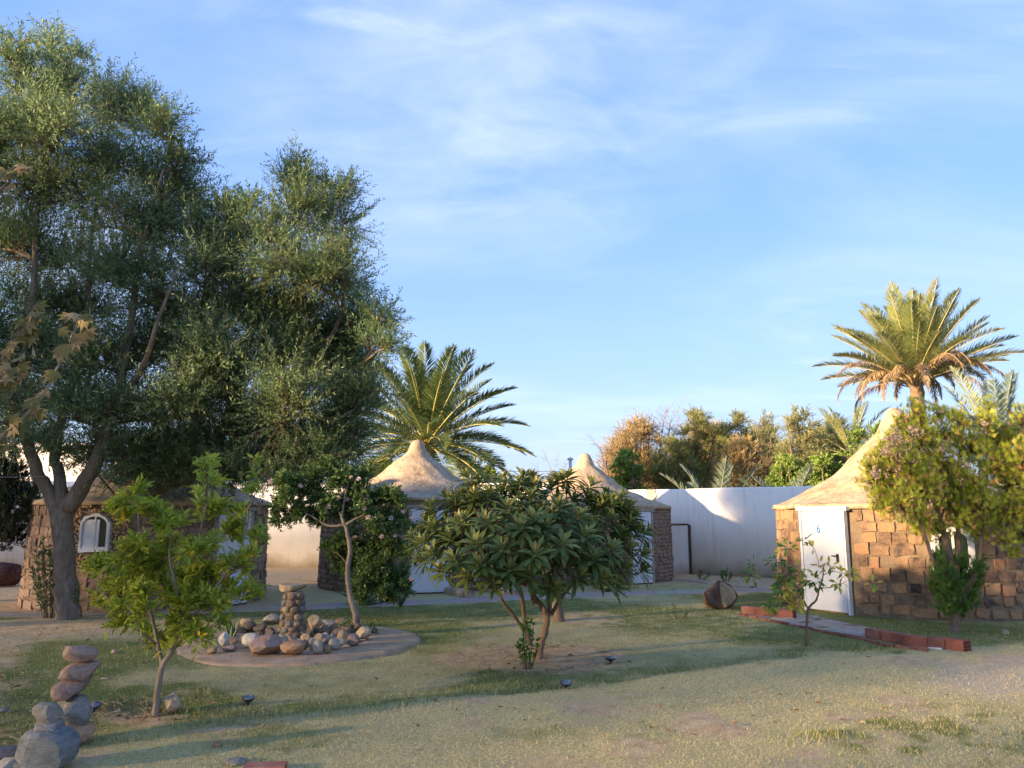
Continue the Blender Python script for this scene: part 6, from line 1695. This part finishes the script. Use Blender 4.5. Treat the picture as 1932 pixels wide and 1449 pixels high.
x_, y_ = uv(-10.5, -13.6); far_copy(TREE1, (x_, y_, 0), 1.0, .95, 'unseen tall willowy tree added past the left edge for shade')  # copied tree added out of view to shade the tall trees at left

# ================================================================== grass
rng = np.random.default_rng(401)
def grass_layer(name, n, y0, y1, h, wd, label, seed):
    global rng
    rng = np.random.default_rng(seed)
    # even cover, thinner with distance
    u = rng.random(n)
    y = y0 * (y1 / y0) ** u
    x = (rng.random(n) * 2 - 1) * (y * .70 + .5)
    s, g, gv = ground_masks(x, y)
    px, py = proj(x, y)
    patch = fbm(x * 3.1, y * 3.1, 71, 3)
    keep = rng.random(n) > np.clip(s * .93 + gv * .55 + (.62 - patch) * .35, 0, .985)
    pth = np.abs(py - path_y(px)) < 8
    keep &= ~(pth & (rng.random(n) > .05))
    keep &= np.hypot(x - AC.x, y - AC.y) > AR * (.80 + .34 * fbm(x * 2.2, y * 2.2, 91, 3))
    for H in (HUT3, HUT4, HUT5, HUT6):
        keep &= ((x - H[1].x) ** 2 + (y - H[1].y) ** 2) > 2.43 ** 2
    # paving at door 6
    keep &= ~((py < 1184 + (px - 1520) * .19) & (py > 1150) & (px > 1395) & (px < 1640) & (py < 1160 + (px - 1395) * .196))
    x, y, g, px, py = x[keep], y[keep], g[keep], px[keep], py[keep]; n = len(x)
    z = gz(x, y) - .004 + .026 * (np.hypot(x - AC.x, y - AC.y) < AR)
    tall = 1 + .9 * g * fbm(x * 1.7, y * 1.7, 15, 2) + .8 * np.exp(-((py - bank_y(px) + 8) / 10) ** 2) * fbm(x * 1.1, y * 1.1, 19, 2)
    L = h * rng.uniform(.5, 1.25, n) * tall
    D = rng.normal(size=(n, 3)) * .55; D[:, 2] = rng.uniform(.35, 1.0, n)
    NN = rdir(n); NN[:, 2] = np.abs(NN[:, 2]) + .3
    V, pl, cnt = leaves(np.stack([x, y, z], -1), D, NN, L, wd * rng.uniform(.7, 1.3, n) * np.maximum(1, y / 9), T_BLADE)
    gg = np.clip(g * .9 + (fbm(x * 5, y * 5, 37, 2) - .5) * .6 + (fbm(x * 1.6, y * 1.6, 47, 3) - .54) * .8 + rng.normal(size=n) * .16, 0, 1)
    v = np.where(rng.random(n) < gg * .78, .55 + .45 * rng.random(n), .5 * rng.random(n))
    return tag(obj(name, mesh_np(name, V, pl, v), L_GRASS), label, 'grass', kind='stuff')
L_GRASS = mat_leaf('grass_blade', [(.0, (.40, .315, .125)), (.30, (.63, .515, .225)), (.50, (.79, .68, .37)), (.55, (.13, .16, .04)), (.80, (.21, .24, .06)), (1.0, (.34, .35, .11))], .25, .7, .1)
grass_layer('grass', 380000, 4.2, 26.0, .026, .0036, 'short dry and green grass of the garden lawn', 402)
# taller tufts along the bank and here and there
rng = np.random.default_rng(403)
tp = [(560, 1345), (700, 1335), (740, 1330), (620, 1350), (800, 1325), (1020, 1300), (1060, 1300), (1270, 1268), (1310, 1264), (1490, 1238), (1510, 1236), (1555, 1388), (1575, 1392), (1540, 1396), (430, 1362), (470, 1355), (340, 1345), (240, 1330), (1230, 1272), (1000, 1304), (380, 1310), (1400, 1160), (900, 1310), (450, 1440), (640, 1160), (560, 1095), (650, 1075), (600, 1098), (1720, 1200), (1600, 1225), (1640, 1232), (520, 1235), (430, 1240), (240, 1400)]
P, D, L_, V_ = [], [], [], []
for px, py in tp:
    g_ = G(px, py); n = 70
    a = rng.normal(size=(n, 2)) * .09
    xx = g_.x + a[:, 0] * 1.6; yy = g_.y + a[:, 1]
    P.append(np.stack([xx, yy, gz(xx, yy) - .004], -1)); d = rng.normal(size=(n, 3)) * .4; d[:, 2] = rng.uniform(.5, 1, n); D.append(d); L_.append(rng.uniform(.04, .105, n)); V_.append(np.where(rng.random(n) < .65, .55 + .4 * rng.random(n), .45 * rng.random(n)))
P = np.concatenate(P); D = np.concatenate(D)
V, pl, cnt = leaves(P, D, rdir(len(P)), np.concatenate(L_), np.full(len(P), .0055), T_BLADE)
tag(obj('grass_tufts', mesh_np('grass_tufts', V, pl, np.concatenate(V_)), L_GRASS), 'taller green grass tufts along the bank of the lawn', 'grass', kind='stuff')
